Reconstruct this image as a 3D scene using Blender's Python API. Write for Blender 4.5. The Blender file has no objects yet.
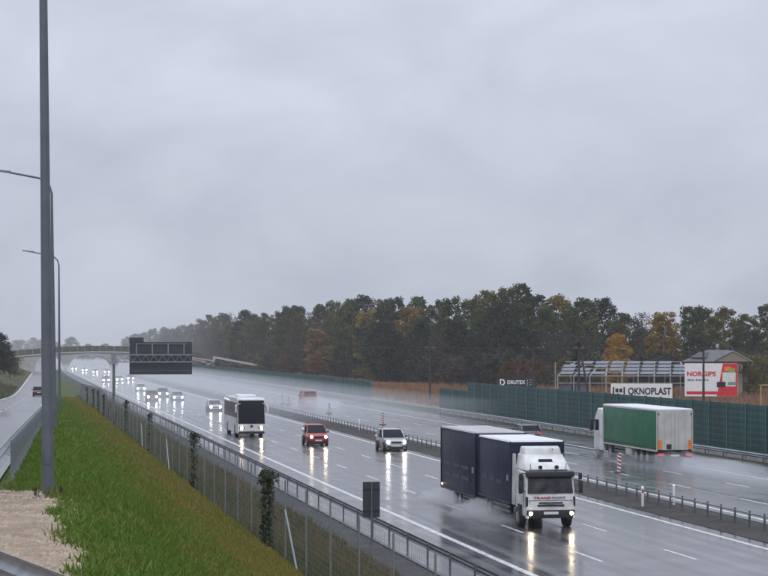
import bpy, bmesh, math, random
import numpy as np
from mathutils import Vector, Matrix
R = math.radians
random.seed(7); rng = np.random.default_rng(7)
sc = bpy.context.scene
C = sc.collection

# ---------------------------------------------------------------- camera, sky, sun, exposure
cam_d = bpy.data.cameras.new('camera'); cam = bpy.data.objects.new('camera', cam_d); C.objects.link(cam)
cam.location = (0, 0, 8.2); cam.rotation_euler = (R(90), 0, R(-10.4536))
cam_d.sensor_width = 36; cam_d.lens = 93.75; cam_d.shift_y = 59/768
cam_d.clip_start = .5; cam_d.clip_end = 9000
sc.camera = cam
SUN_EL, SUN_AZ = 48, 200
w = bpy.data.worlds.new('World'); sc.world = w; w.use_nodes = True
nt = w.node_tree; N = nt.nodes; L = nt.links; N.clear()
out = N.new('ShaderNodeOutputWorld'); bg = N.new('ShaderNodeBackground'); bg.inputs[1].default_value = 1
sky = N.new('ShaderNodeTexSky'); sky.sky_type = 'NISHITA'; sky.sun_disc = False
sky.sun_elevation = R(SUN_EL); sky.sun_rotation = R(SUN_AZ); sky.dust_density = 4; sky.air_density = 1.5
skm = N.new('ShaderNodeVectorMath'); skm.operation = 'SCALE'; skm.inputs[3].default_value = .06
L.new(sky.outputs[0], skm.inputs[0])
tc = N.new('ShaderNodeTexCoord')
mp = N.new('ShaderNodeMapping'); mp.inputs['Scale'].default_value = (3.2, 3.2, 6.0); mp.inputs['Location'].default_value = (.37, .2, .15)
L.new(tc.outputs['Generated'], mp.inputs[0])
n1 = N.new('ShaderNodeTexNoise'); n1.inputs['Scale'].default_value = 3.0; n1.inputs['Detail'].default_value = 9; n1.inputs['Roughness'].default_value = .52
n1.inputs['Distortion'].default_value = .35
L.new(mp.outputs[0], n1.inputs['Vector'])
cr = N.new('ShaderNodeValToRGB')
cr.color_ramp.elements[0].position = .33; cr.color_ramp.elements[0].color = (.465, .497, .595, 1)
cr.color_ramp.elements[1].position = .68; cr.color_ramp.elements[1].color = (.575, .607, .712, 1)
L.new(n1.outputs[0], cr.inputs[0])
sx = N.new('ShaderNodeSeparateXYZ'); L.new(tc.outputs['Generated'], sx.inputs[0])
mr = N.new('ShaderNodeMapRange'); mr.inputs[1].default_value = 0; mr.inputs[2].default_value = 1
mr.inputs[3].default_value = 1.0; mr.inputs[4].default_value = 2.4          # an overcast sky is brighter overhead
L.new(sx.outputs[2], mr.inputs[0])
vs = N.new('ShaderNodeVectorMath'); vs.operation = 'SCALE'
L.new(cr.outputs[0], vs.inputs[0]); L.new(mr.outputs[0], vs.inputs[3])
mx = N.new('ShaderNodeMix'); mx.data_type = 'RGBA'; mx.inputs[0].default_value = .94
L.new(skm.outputs[0], mx.inputs[6]); L.new(vs.outputs[0], mx.inputs[7])
L.new(mx.outputs[2], bg.inputs[0]); L.new(bg.outputs[0], out.inputs[0])
sun_d = bpy.data.lights.new('sun', 'SUN'); sun_d.energy = .9; sun_d.angle = R(40); sun_d.color = (1, .97, .93)
sun = bpy.data.objects.new('sun', sun_d); C.objects.link(sun)
az = R(SUN_AZ)
sun.rotation_euler = Vector((-math.sin(az)*math.cos(R(SUN_EL)), -math.cos(az)*math.cos(R(SUN_EL)), -math.sin(R(SUN_EL)))).to_track_quat('-Z', 'Y').to_euler()
sc.view_settings.view_transform = 'Standard'; sc.view_settings.look = 'None'
sc.view_settings.exposure = 0; sc.view_settings.gamma = 1
cy = sc.cycles
cy.use_denoising = True; cy.max_bounces = 6; cy.diffuse_bounces = 2; cy.glossy_bounces = 3
cy.transmission_bounces = 4; cy.transparent_max_bounces = 16; cy.volume_bounces = 1
cy.sample_clamp_indirect = 6; cy.use_adaptive_sampling = True; cy.caustics_reflective = False; cy.caustics_refractive = False
cy.volume_step_rate = 4; cy.volume_max_steps = 64

# ---------------------------------------------------------------- helpers
class MB:
    def __init__(s): s.v = []; s.f = []; s.m = []
    def add(s, v, f, m=0):
        o = len(s.v); s.v += [tuple(p) for p in v]; s.f += [tuple(i+o for i in q) for q in f]; s.m += [m]*len(f); return s
    def box(s, x0, x1, y0, y1, z0, z1, m=0):
        v = [(x0,y0,z0),(x1,y0,z0),(x1,y1,z0),(x0,y1,z0),(x0,y0,z1),(x1,y0,z1),(x1,y1,z1),(x0,y1,z1)]
        return s.add(v, [(0,3,2,1),(4,5,6,7),(0,1,5,4),(1,2,6,5),(2,3,7,6),(3,0,4,7)], m)
    def hexa(s, lo, hi, m=0):                       # two rings of equal length, capped
        n = len(lo); f = [tuple(range(n))[::-1], tuple(range(n, 2*n))]
        f += [(i, (i+1) % n, n+(i+1) % n, n+i) for i in range(n)]
        return s.add(list(lo)+list(hi), f, m)
    def tube(s, p0, p1, r0, r1=None, n=8, m=0):
        r1 = r0 if r1 is None else r1
        p0 = Vector(p0); p1 = Vector(p1); d = (p1-p0).normalized()
        u = d.orthogonal().normalized(); q = d.cross(u)
        ring = lambda p, r: [p+u*(r*math.cos(2*math.pi*k/n))+q*(r*math.sin(2*math.pi*k/n)) for k in range(n)]
        return s.hexa(ring(p0, r0), ring(p1, r1), m)
    def bar(s, p0, p1, w, h, m=0):                  # rectangular bar
        p0 = Vector(p0); p1 = Vector(p1); d = (p1-p0).normalized()
        up = Vector((0,0,1)) if abs(d.z) < .95 else Vector((0,1,0))
        a = d.cross(up).normalized()*(w/2); b = a.cross(d).normalized()*(h/2)
        ring = lambda p: [p-a-b, p+a-b, p+a+b, p-a+b]
        return s.hexa(ring(p0), ring(p1), m)
    def exx(s, prof, x0, x1, m=0):                  # (y,z) outline pushed along x
        return s.hexa([(x0, y, z) for y, z in prof], [(x1, y, z) for y, z in prof], m)
    def build(s, name, mat=None, parent=None, smooth=False, bevel=0, seg=2, loc=None):
        me = bpy.data.meshes.new(name); me.from_pydata(s.v, [], s.f)
        mats = mat if isinstance(mat, (list, tuple)) else [mat]
        for q in mats: me.materials.append(q)
        if len(mats) > 1: me.polygons.foreach_set('material_index', s.m)
        bm = bmesh.new(); bm.from_mesh(me)
        bmesh.ops.recalc_face_normals(bm, faces=bm.faces)
        if bevel:
            bmesh.ops.bevel(bm, geom=bm.edges[:], offset=bevel, segments=seg, affect='EDGES', clamp_overlap=True, profile=.6)
        bm.to_mesh(me); bm.free()
        if smooth or bevel:
            me.polygons.foreach_set('use_smooth', [True]*len(me.polygons)); me.set_sharp_from_angle(angle=R(35))
        o = bpy.data.objects.new(name, me); C.objects.link(o)
        if parent: o.parent = parent
        if loc: o.location = loc
        return o
def tag(o, label=None, cat=None, group=None, kind=None):
    for k, v in (('label', label), ('category', cat), ('group', group), ('kind', kind)):
        if v: o[k] = v
    return o
def empty(name, loc=(0,0,0), rz=0, **k):
    o = bpy.data.objects.new(name, None); C.objects.link(o); o.location = loc; o.rotation_euler = (0, 0, rz)
    o.empty_display_size = .2
    return tag(o, **k)
def inst(src, parent=None, loc=None, rz=None, scale=None, name=None):
    c = src.copy(); C.objects.link(c)
    if name: c.name = name
    c.parent = parent
    if loc is not None: c.location = loc
    if rz is not None: c.rotation_euler = (0, 0, rz)
    if scale is not None: c.scale = scale
    return c
def copy_tree(o, parent=None):
    c = o.copy(); C.objects.link(c); c.parent = parent
    for ch in list(o.children): copy_tree(ch, c)
    return c
def npmesh(name, co, faces, mat, k):
    me = bpy.data.meshes.new(name); co = np.asarray(co, dtype=np.float32)
    nf = len(faces); me.vertices.add(len(co)); me.vertices.foreach_set('co', co.ravel())
    me.loops.add(nf*k); me.loops.foreach_set('vertex_index', np.asarray(faces, dtype=np.int32).ravel())
    me.polygons.add(nf); me.polygons.foreach_set('loop_start', np.arange(0, nf*k, k, dtype=np.int32))
    me.update(calc_edges=True)
    if mat: me.materials.append(mat)
    return me
def text(name, s, mat, parent, width, height, loc, rot, depth=.012, bold=.03):
    cu = bpy.data.curves.new(name, 'FONT'); cu.body = s; cu.extrude = depth; cu.offset = bold; cu.resolution_u = 3
    o = bpy.data.objects.new(name+'_src', cu); C.objects.link(o)
    me = bpy.data.meshes.new_from_object(o.evaluated_get(bpy.context.evaluated_depsgraph_get()))
    bpy.data.objects.remove(o)
    v = np.array([p.co[:] for p in me.vertices]); a, b = v.min(0), v.max(0)
    v[:, 0] = (v[:, 0]-(a[0]+b[0])/2)*width/(b[0]-a[0]); v[:, 1] = (v[:, 1]-a[1])*height/(b[1]-a[1])
    me.vertices.foreach_set('co', v.astype(np.float32).ravel()); me.materials.clear(); me.materials.append(mat)
    o = bpy.data.objects.new(name, me); C.objects.link(o); o.parent = parent; o.location = loc; o.rotation_euler = rot
    return o

# ---------------------------------------------------------------- materials
def pm(name, col, rough=.5, metal=0, var=.12, scale=3., bump=0, coat=0, spec=None, emit=None, est=0, dirt=None):
    m = bpy.data.materials.new(name); m.use_nodes = True
    n = m.node_tree.nodes; l = m.node_tree.links; b = n['Principled BSDF']
    b.inputs['Roughness'].default_value = rough; b.inputs['Metallic'].default_value = metal
    if coat: b.inputs['Coat Weight'].default_value = coat; b.inputs['Coat Roughness'].default_value = .08
    if spec is not None: b.inputs['Specular IOR Level'].default_value = spec
    tcn = n.new('ShaderNodeTexCoord'); nz = n.new('ShaderNodeTexNoise')
    nz.inputs['Scale'].default_value = scale; nz.inputs['Detail'].default_value = 6
    l.new(tcn.outputs['Object'], nz.inputs['Vector'])
    r = n.new('ShaderNodeValToRGB'); r.color_ramp.elements[0].position = .3; r.color_ramp.elements[1].position = .7
    r.color_ramp.elements[0].color = tuple(c*(1-var) for c in (dirt or col))+(1,); r.color_ramp.elements[1].color = tuple(min(1, c*(1+var)) for c in col)+(1,)
    l.new(nz.outputs[0], r.inputs[0]); l.new(r.outputs[0], b.inputs['Base Color'])
    if bump:
        bp = n.new('ShaderNodeBump'); bp.inputs['Strength'].default_value = bump; bp.inputs['Distance'].default_value = .05
        l.new(nz.outputs[0], bp.inputs['Height']); l.new(bp.outputs[0], b.inputs['Normal'])
    if emit:
        b.inputs['Emission Color'].default_value = emit+(1,); b.inputs['Emission Strength'].default_value = est
    return m
def asphalt(name, col, lo, hi, sy=.007, sxx=1.5):
    m = bpy.data.materials.new(name); m.use_nodes = True
    n = m.node_tree.nodes; l = m.node_tree.links; b = n['Principled BSDF']; b.inputs['Specular IOR Level'].default_value = .8
    g = n.new('ShaderNodeNewGeometry'); mpn = n.new('ShaderNodeMapping'); mpn.inputs['Scale'].default_value = (sxx, sy, 1)
    l.new(g.outputs['Position'], mpn.inputs[0])
    a = n.new('ShaderNodeTexNoise'); a.inputs['Scale'].default_value = 1.1; a.inputs['Detail'].default_value = 5; l.new(mpn.outputs[0], a.inputs['Vector'])
    c = n.new('ShaderNodeTexNoise'); c.inputs['Scale'].default_value = .35; c.inputs['Detail'].default_value = 8; l.new(g.outputs['Position'], c.inputs['Vector'])
    mm = n.new('ShaderNodeMath'); mm.operation = 'MULTIPLY_ADD'; mm.inputs[1].default_value = .6; l.new(a.outputs[0], mm.inputs[0])
    m2 = n.new('ShaderNodeMath'); m2.operation = 'MULTIPLY'; m2.inputs[1].default_value = .4; l.new(c.outputs[0], m2.inputs[0]); l.new(m2.outputs[0], mm.inputs[2])
    r = n.new('ShaderNodeMapRange'); r.inputs[1].default_value = .36; r.inputs[2].default_value = .64; r.inputs[3].default_value = lo; r.inputs[4].default_value = hi
    l.new(mm.outputs[0], r.inputs[0]); l.new(r.outputs[0], b.inputs['Roughness'])
    cr = n.new('ShaderNodeValToRGB'); cr.color_ramp.elements[0].position = .35; cr.color_ramp.elements[1].position = .65
    cr.color_ramp.elements[0].color = tuple(x*.75 for x in col)+(1,); cr.color_ramp.elements[1].color = tuple(x*1.2 for x in col)+(1,)
    l.new(mm.outputs[0], cr.inputs[0]); l.new(cr.outputs[0], b.inputs['Base Color'])
    f = n.new('ShaderNodeTexNoise'); f.inputs['Scale'].default_value = 26; f.inputs['Detail'].default_value = 3; l.new(g.outputs['Position'], f.inputs['Vector'])
    bp = n.new('ShaderNodeBump'); bp.inputs['Strength'].default_value = .10; bp.inputs['Distance'].default_value = .006
    l.new(f.outputs[0], bp.inputs['Height']); l.new(bp.outputs[0], b.inputs['Normal'])
    return m
def foliage(name, tint=None, transl=.28, var=.36):
    """leaf colour from the object's own colour, varied leaf clump by leaf clump"""
    m = bpy.data.materials.new(name); m.use_nodes = True
    n = m.node_tree.nodes; l = m.node_tree.links; b = n['Principled BSDF']; b.inputs['Roughness'].default_value = .6
    b.inputs['Specular IOR Level'].default_value = .25
    g = n.new('ShaderNodeNewGeometry'); nz = n.new('ShaderNodeTexNoise'); nz.inputs['Scale'].default_value = .45; nz.inputs['Detail'].default_value = 5
    l.new(g.outputs['Position'], nz.inputs['Vector'])
    oi = n.new('ShaderNodeObjectInfo')
    hs = n.new('ShaderNodeHueSaturation')
    r1 = n.new('ShaderNodeMapRange'); r1.inputs[1].default_value = .3; r1.inputs[2].default_value = .7; r1.inputs[3].default_value = 1-var; r1.inputs[4].default_value = 1+var
    l.new(nz.outputs[0], r1.inputs[0]); l.new(r1.outputs[0], hs.inputs['Value'])
    nz2 = n.new('ShaderNodeTexNoise'); nz2.inputs['Scale'].default_value = .8; l.new(g.outputs['Position'], nz2.inputs['Vector'])
    r2 = n.new('ShaderNodeMapRange'); r2.inputs[1].default_value = .3; r2.inputs[2].default_value = .7; r2.inputs[3].default_value = .47; r2.inputs[4].default_value = .53
    l.new(nz2.outputs[0], r2.inputs[0]); l.new(r2.outputs[0], hs.inputs['Hue'])
    if tint: hs.inputs['Color'].default_value = tint+(1,)
    else: l.new(oi.outputs['Color'], hs.inputs['Color'])
    l.new(hs.outputs[0], b.inputs['Base Color'])
    t = n.new('ShaderNodeBsdfTranslucent'); l.new(hs.outputs[0], t.inputs[0])
    mxs = n.new('ShaderNodeMixShader'); mxs.inputs[0].default_value = transl
    l.new(b.outputs[0], mxs.inputs[1]); l.new(t.outputs[0], mxs.inputs[2]); l.new(mxs.outputs[0], n['Material Output'].inputs[0])
    return m
def soil(name, cols, scale=.6, rough=.85, bump=.5, fine=18):
    """mottled ground: coarse patches of several colours under a fine grain"""
    m = bpy.data.materials.new(name); m.use_nodes = True
    n = m.node_tree.nodes; l = m.node_tree.links; b = n['Principled BSDF']; b.inputs['Roughness'].default_value = rough; b.inputs['Specular IOR Level'].default_value = .2
    g = n.new('ShaderNodeNewGeometry')
    a = n.new('ShaderNodeTexNoise'); a.inputs['Scale'].default_value = scale; a.inputs['Detail'].default_value = 7; a.inputs['Roughness'].default_value = .65; l.new(g.outputs['Position'], a.inputs['Vector'])
    r = n.new('ShaderNodeValToRGB'); e = r.color_ramp.elements
    while len(e) < len(cols): e.new(.5)
    for i, c in enumerate(cols): e[i].position = .3+.4*i/(len(cols)-1); e[i].color = c+(1,)
    l.new(a.outputs[0], r.inputs[0])
    f = n.new('ShaderNodeTexNoise'); f.inputs['Scale'].default_value = fine; f.inputs['Detail'].default_value = 4; l.new(g.outputs['Position'], f.inputs['Vector'])
    hs = n.new('ShaderNodeHueSaturation'); mr_ = n.new('ShaderNodeMapRange'); mr_.inputs[1].default_value = .3; mr_.inputs[2].default_value = .7; mr_.inputs[3].default_value = .6; mr_.inputs[4].default_value = 1.4
    l.new(f.outputs[0], mr_.inputs[0]); l.new(mr_.outputs[0], hs.inputs['Value']); l.new(r.outputs[0], hs.inputs['Color']); l.new(hs.outputs[0], b.inputs['Base Color'])
    bp = n.new('ShaderNodeBump'); bp.inputs['Strength'].default_value = bump; bp.inputs['Distance'].default_value = .06
    l.new(f.outputs[0], bp.inputs['Height']); l.new(bp.outputs[0], b.inputs['Normal'])
    return m

M = dict(
 road=asphalt('wet_asphalt', (.062, .063, .066), .09, .32),
 side=asphalt('wet_service_asphalt', (.055, .057, .06), .14, .30, .02, .7),
 shoulder=asphalt('wet_shoulder', (.06, .06, .06), .30, .5),
 paint=pm('road_paint', (.72, .73, .73), .3, var=.15, scale=2.6, dirt=(.38, .39, .40)),
 median=soil('median_soil', [(.03, .03, .028), (.05, .047, .042), (.075, .068, .06)], .5, .8),
 dark_gravel=soil('dark_gravel', [(.035, .036, .038), (.055, .055, .056), (.08, .08, .08)], .8, .7),
 gravel=soil('tan_gravel', [(.20, .14, .09), (.35, .26, .175), (.44, .345, .245)], 1.0, .85, .7, 26),
 turf=soil('turf', [(.04, .07, .014), (.065, .09, .02), (.10, .10, .026)], .5, .9),
 weeds=soil('weedy_bank', [(.04, .05, .02), (.065, .07, .03), (.085, .07, .042)], .5, .9),
 field=soil('dry_field', [(.10, .055, .032), (.15, .085, .05), (.16, .11, .065)], .09, .95, .6, 3),
 meadow=soil('meadow', [(.04, .05, .022), (.06, .06, .03), (.08, .07, .04)], .06, .95, .5, 2),
 galv=pm('galvanised_steel', (.30, .32, .345), .42, .75, .18, 4),
 galv_d=pm('weathered_steel', (.16, .17, .185), .5, .6, .2, 4),
 pole=pm('painted_lamp_pole', (.115, .13, .155), .42, .2, .15, 2.5),
 black=pm('black_plastic', (.018, .018, .02), .45),
 rubber=pm('tyre_rubber', (.02, .02, .02), .7, bump=.3),
 rim=pm('wheel_rim', (.32, .33, .35), .35, .7),
 chassis=pm('chassis', (.03, .03, .033), .55),
 glass=pm('dark_glass', (.014, .017, .022), .10, 0, .1, 1, spec=.10),
 glass_l=pm('rainy_windscreen', (.05, .052, .055), .10, 0, .3, 2.2, spec=.3, dirt=(.012, .013, .015)),
 white=pm('white_paint', (.70, .71, .72), .32, var=.08, scale=1.6, coat=.3, dirt=(.50, .50, .485)),
 roofw=pm('white_tarp_roof', (.72, .74, .77), .45, var=.08, scale=.8),
 roofg=pm('grey_tarp_roof', (.42, .42, .42), .5, var=.15, scale=.8),
 navy=pm('navy_curtain', (.013, .019, .050), .42, var=.35, scale=1.3, bump=.6, spec=.22),
 navy_f=pm('navy_frame', (.010, .013, .030), .4),
 green=pm('green_curtain', (.010, .125, .058), .42, var=.2, scale=.9, bump=.4, spec=.22),
 doorg=pm('grey_trailer_door', (.50, .49, .46), .5, var=.08, scale=1.2, dirt=(.42, .41, .385)),
 orange=pm('orange_reflector', (.75, .20, .03), .4),
 redp=pm('red_paint', (.36, .016, .012), .28, var=.12, coat=.5),
 redd=pm('dark_red_paint', (.16, .02, .02), .28, coat=.5),
 redt=pm('red_tarp', (.42, .03, .035), .4),
 silver=pm('silver_paint', (.46, .47, .48), .3, .35, .08, coat=.5),
 greyp=pm('grey_paint', (.10, .105, .115), .3, .3, .1, coat=.5),
 blackp=pm('black_paint', (.02, .022, .026), .25, 0, .1, coat=.5),
 head=pm('lit_headlamp', (.9, .9, .9), .2, emit=(1, .80, .52), est=110),
 headw=pm('lit_white_headlamp', (.9, .9, .9), .2, emit=(1, .98, .93), est=110),
 headf=pm('far_headlamp', (.9, .9, .9), .2, emit=(1, .95, .86), est=110),
 fog=pm('lit_fog_lamp', (.9, .9, .9), .2, emit=(1, .75, .45), est=9),
 tail=pm('tail_lamp', (.5, .02, .02), .3, emit=(1, .12, .10), est=.35),
 plate=pm('number_plate', (.68, .68, .66), .4),
 barr=pm('green_acoustic_panel', (.024, .075, .068), .6, var=.2, scale=.7, dirt=(.022, .06, .057), spec=.25),
 barr_p=pm('barrier_post', (.075, .14, .14), .5, .2),
 conc=pm('concrete', (.36, .36, .355), .75, var=.2, scale=.6, bump=.3),
 conc_l=pm('pale_concrete', (.42, .42, .41), .7, var=.12, scale=.5),
 para=pm('brown_parapet', (.088, .074, .064), .7, var=.25, scale=.4),
 signb=pm('sign_back', (.040, .045, .055), .5, .2, .15, 1.5),
 signr=pm('sign_frame', (.26, .28, .30), .45, .6),
 redm=pm('red_marker', (.26, .035, .03), .4),
 bark=pm('bark', (.055, .045, .038), .9, var=.3, scale=2, bump=.6),
 birch=pm('pale_bark', (.25, .24, .22), .85, var=.35, scale=2),
 wood=pm('old_timber', (.045, .038, .034), .85, var=.2),
 timber=pm('fresh_timber', (.36, .24, .11), .7, var=.2),
 wire=pm('fence_wire', (.16, .18, .18), .5, .5),
 fpost=pm('fence_post', (.24, .27, .27), .45, .6),
 frame=pm('pale_steel_frame', (.26, .27, .265), .5, .1),
 pane=pm('hazy_roof_panel', (.09, .105, .135), .3, 0, .25, .5),
 wall=pm('beige_render', (.22, .195, .14), .85, var=.08, scale=.6),
 tiles=pm('grey_roof', (.085, .09, .10), .5, var=.2, scale=.8),
 slate=pm('black_roof', (.025, .026, .03), .45),
 win=pm('window_glass', (.03, .035, .04), .1),
 bb_white=pm('billboard_white', (.72, .72, .72), .5, var=.05),
 bb_red=pm('billboard_red', (.55, .02, .03), .5),
 bb_black=pm('billboard_black', (.012, .013, .017), .5),
 bb_org=pm('billboard_orange', (.75, .22, .04), .5),
 bb_green=pm('billboard_green', (.17, .38, .10), .5),
 bb_pale=pm('billboard_pale', (.58, .66, .60), .5),
 red_l=pm('faded_red_lettering', (.40, .07, .06), .5),
 letter=pm('black_lettering', (.012, .012, .014), .5),
 grey_l=pm('grey_lettering', (.22, .23, .25), .5),
 pale_mark=pm('faded_print', (.055, .066, .10), .5, var=.3, scale=7, dirt=(.012, .018, .045)),
 leaf=foliage('leaves'), ivy=foliage('ivy_leaves', (.036, .046, .020), .15, .4),
 pebble=pm('pebbles', (.33, .27, .21), .8, var=.4, scale=3),
)
# grass whose colour follows a value stored on each blade (0 lush, 1 dry)
def grass_mat(name, lush, dry):
    m = bpy.data.materials.new(name); m.use_nodes = True
    n = m.node_tree.nodes; l = m.node_tree.links; b = n['Principled BSDF']; b.inputs['Roughness'].default_value = .55; b.inputs['Specular IOR Level'].default_value = .3
    at = n.new('ShaderNodeAttribute'); at.attribute_name = 'dry'
    r = n.new('ShaderNodeValToRGB'); r.color_ramp.elements[0].color = lush+(1,); r.color_ramp.elements[1].color = dry+(1,)
    l.new(at.outputs['Fac'], r.inputs[0]); l.new(r.outputs[0], b.inputs['Base Color'])
    t = n.new('ShaderNodeBsdfTranslucent'); l.new(r.outputs[0], t.inputs[0]); mxs = n.new('ShaderNodeMixShader'); mxs.inputs[0].default_value = .3
    l.new(b.outputs[0], mxs.inputs[1]); l.new(t.outputs[0], mxs.inputs[2]); l.new(mxs.outputs[0], n['Material Output'].inputs[0])
    return m
nd = M['barr'].node_tree.nodes; lk = M['barr'].node_tree.links       # each panel faded a little differently, with rain streaks
oi = nd.new('ShaderNodeObjectInfo'); hs_ = nd.new('ShaderNodeHueSaturation'); mr2 = nd.new('ShaderNodeMapRange'); mr2.inputs[3].default_value = .82; mr2.inputs[4].default_value = 1.22
lk.new(oi.outputs['Random'], mr2.inputs[0]); rampn = next(q for q in nd if q.type == 'VALTORGB'); nzn = next(q for q in nd if q.type == 'TEX_NOISE'); tcn_ = next(q for q in nd if q.type == 'TEX_COORD')
mpp = nd.new('ShaderNodeMapping'); mpp.inputs['Scale'].default_value = (1, 2.2, .35); lk.new(tcn_.outputs['Object'], mpp.inputs[0]); lk.new(mpp.outputs[0], nzn.inputs['Vector'])
lk.new(rampn.outputs[0], hs_.inputs['Color']); lk.new(mr2.outputs[0], hs_.inputs['Value']); lk.new(hs_.outputs[0], nd['Principled BSDF'].inputs['Base Color'])
M['grass'] = grass_mat('grass_blades', (.092, .172, .018), (.205, .165, .036))
M['drygrass'] = grass_mat('dry_grass_stalks', (.16, .092, .055), (.235, .13, .07))
M['weed'] = grass_mat('weed_stalks', (.065, .08, .026), (.155, .115, .062))

# ---------------------------------------------------------------- lie of the land
def smin0(z): return z if z > 1 else (math.exp(z-1) if z > -6 else 0.001)
def zr(y): return 5.84 if y < 33 else smin0(5.84-.0184*(y-32.3))-.0
def xc(y): return .52+.0235*(min(max(y, 0), 150)-32.3)+.017*max(0, min(y, 800)-150)      # crest, line of lamps
def xg(y): return xc(y)-.75
def xf(y): return 7.5+.0125*max(0, min(y, 800)-170)
def zf(y): return min(2.15, zr(y)*.72)-.0 if y > 20 else 2.15
def prof(y):
    """(x, z, material of the strip to the right)  0 turf 1 gravel 2 weeds 3 dark gravel 4 field 5 meadow"""
    a = zr(y); g = xg(y); c = xc(y); f = xf(y); b = zf(y)
    near = y < 34
    lb = 0 if y < 120 else min(1, (y-120)/150)*3.0
    if near: m0 = 1
    else: m0 = 0
    e = max(c+.55, .98)
    P = [(-2500, a+lb+2, 5), (-120, a+lb+2, 5), (g-20, a+lb+.6, 2), (g-14, a+lb, 2), (g-6.6, a-.10, 2), (g-5.9, a-.10, 1 if near else 3), (g-.25, a-.10 if not near else a, m0), (.84 if near else g+.3, a, 0),
         (e, a, 0), (e+.7, a-.22, 0)]
    for k in (1, 2, 3, 4):
        t = k/5; P.append((e+.7+(f-e-.7)*t, (a-.22)+(b-a+.22)*(t**.92)+.06*math.sin(y*.23+k*2), 0))
    P += [(f, b, 2), (f+(13.2-f)*.35, b*.62, 2), (f+(13.2-f)*.7, b*.22+.02, 2), (max(13.2, f+.2), -.04, 3), (max(15.2, f+1), -.06, 3), (30.9, -.08, 3), (52.2, -.08, 2), (56, -.05, 4), (70, 0, 4), (260, 0, 5), (2600, 0, 5)]
    return P
ys = [-300, -60, 0, 8, 12, 16, 20, 24, 28, 31, 33.9, 34.1] + list(np.arange(38, 200, 4)) + list(np.arange(200, 420, 12)) + [450, 500, 550, 600, 650, 700, 800, 1000, 1400, 2600]
mb = MB(); rows = [prof(float(y)) for y in ys]; nx = len(rows[0])
verts = [(p[0], y, p[1]) for y, r_ in zip(ys, rows) for p in r_]
fc, fm = [], []
for j in range(len(ys)-1):
    for i in range(nx-1):
        fc.append((j*nx+i, j*nx+i+1, (j+1)*nx+i+1, (j+1)*nx+i)); fm.append(rows[j][i][2])
mb.v = verts; mb.f = fc; mb.m = fm
ground = mb.build('ground', [M['turf'], M['gravel'], M['weeds'], M['dark_gravel'], M['field'], M['meadow']], smooth=True)
tag(ground, kind='structure')
def gz(x, y):
    P = prof(y)
    for (x0, z0, _), (x1, z1, _) in zip(P, P[1:]):
        if x0 <= x <= x1: return z0+(z1-z0)*(x-x0)/max(1e-6, x1-x0)
    return 0.

# ---------------------------------------------------------------- roads
def sheet(name, x0, x1, y0, y1, z, mat, nseg=1):
    m = MB(); m.box(x0, x1, y0, y1, z-.05, z); return m.build(name, mat)
near_cw = tag(sheet('motorway', 15.0, 30.9, -40, 2400, 0, M['road']), kind='structure')
far_cw = tag(sheet('motorway', 34.2, 51.2, -40, 2400, 0, M['road']), kind='structure')
med = tag(MB().hexa([(30.9, -40, -.05), (34.2, -40, -.05), (34.2, -40, .02), (33.4, -40, .07), (31.7, -40, .07), (30.9, -40, .02)],
                    [(30.9, 2400, -.05), (34.2, 2400, -.05), (34.2, 2400, .02), (33.4, 2400, .07), (31.7, 2400, .07), (30.9, 2400, .02)]).build('median', M['median']), kind='structure')
for cw, xs_ in ((near_cw, (18.3, 30.0)), (far_cw, (34.9, 45.8))):
    for x in xs_:
        wd = .12 if x != 18.3 else .14
        MB().box(x-wd, x+wd, -40, 1500, .0015, .006).build('edge_line', M['paint'], cw)
dash = None
for cw, xs_, ph in ((near_cw, (22.05, 25.85), 73.6), (far_cw, (38.6, 42.2), 98.9)):
    for x in xs_:
        y = ph-24
        while y < 640:
            if dash is None: dash = MB().box(-.07, .07, 0, 4, .0015, .006).build('lane_dash', M['paint'], cw, loc=(x, y, 0))
            else: inst(dash, cw, (x, y, 0), name='lane_dash')
            y += 12
# service road on the left, following the lamps
yy = [34] + list(range(40, 420, 10)) + [500, 600, 700, 900, 1400]
def ribbon(a, b, dz, th=.05):
    m = MB(); v = []; f = []
    for y in yy: v += [(xg(y)+a, y, zr(y)+dz), (xg(y)+b, y, zr(y)+dz)]
    f = [(2*i, 2*i+1, 2*i+3, 2*i+2) for i in range(len(yy)-1)]
    return m.add(v, f)
srv = tag(ribbon(-5.9, -.2, -.03).build('service_road', M['side']), kind='structure')
ribbon(-5.7, -5.5, -.022).build('edge_line', M['paint'], srv)
ribbon(-.75, -.6, -.022).build('edge_line', M['paint'], srv)
m = MB()
for y in range(50, 400, 12):
    m.add([(xg(q)-3.2+d, q, zr(q)-.022) for q in (y, y+4) for d in (0, .12)], [(0, 1, 3, 2)])
m.build('centre_line', M['paint'], srv)

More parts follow.
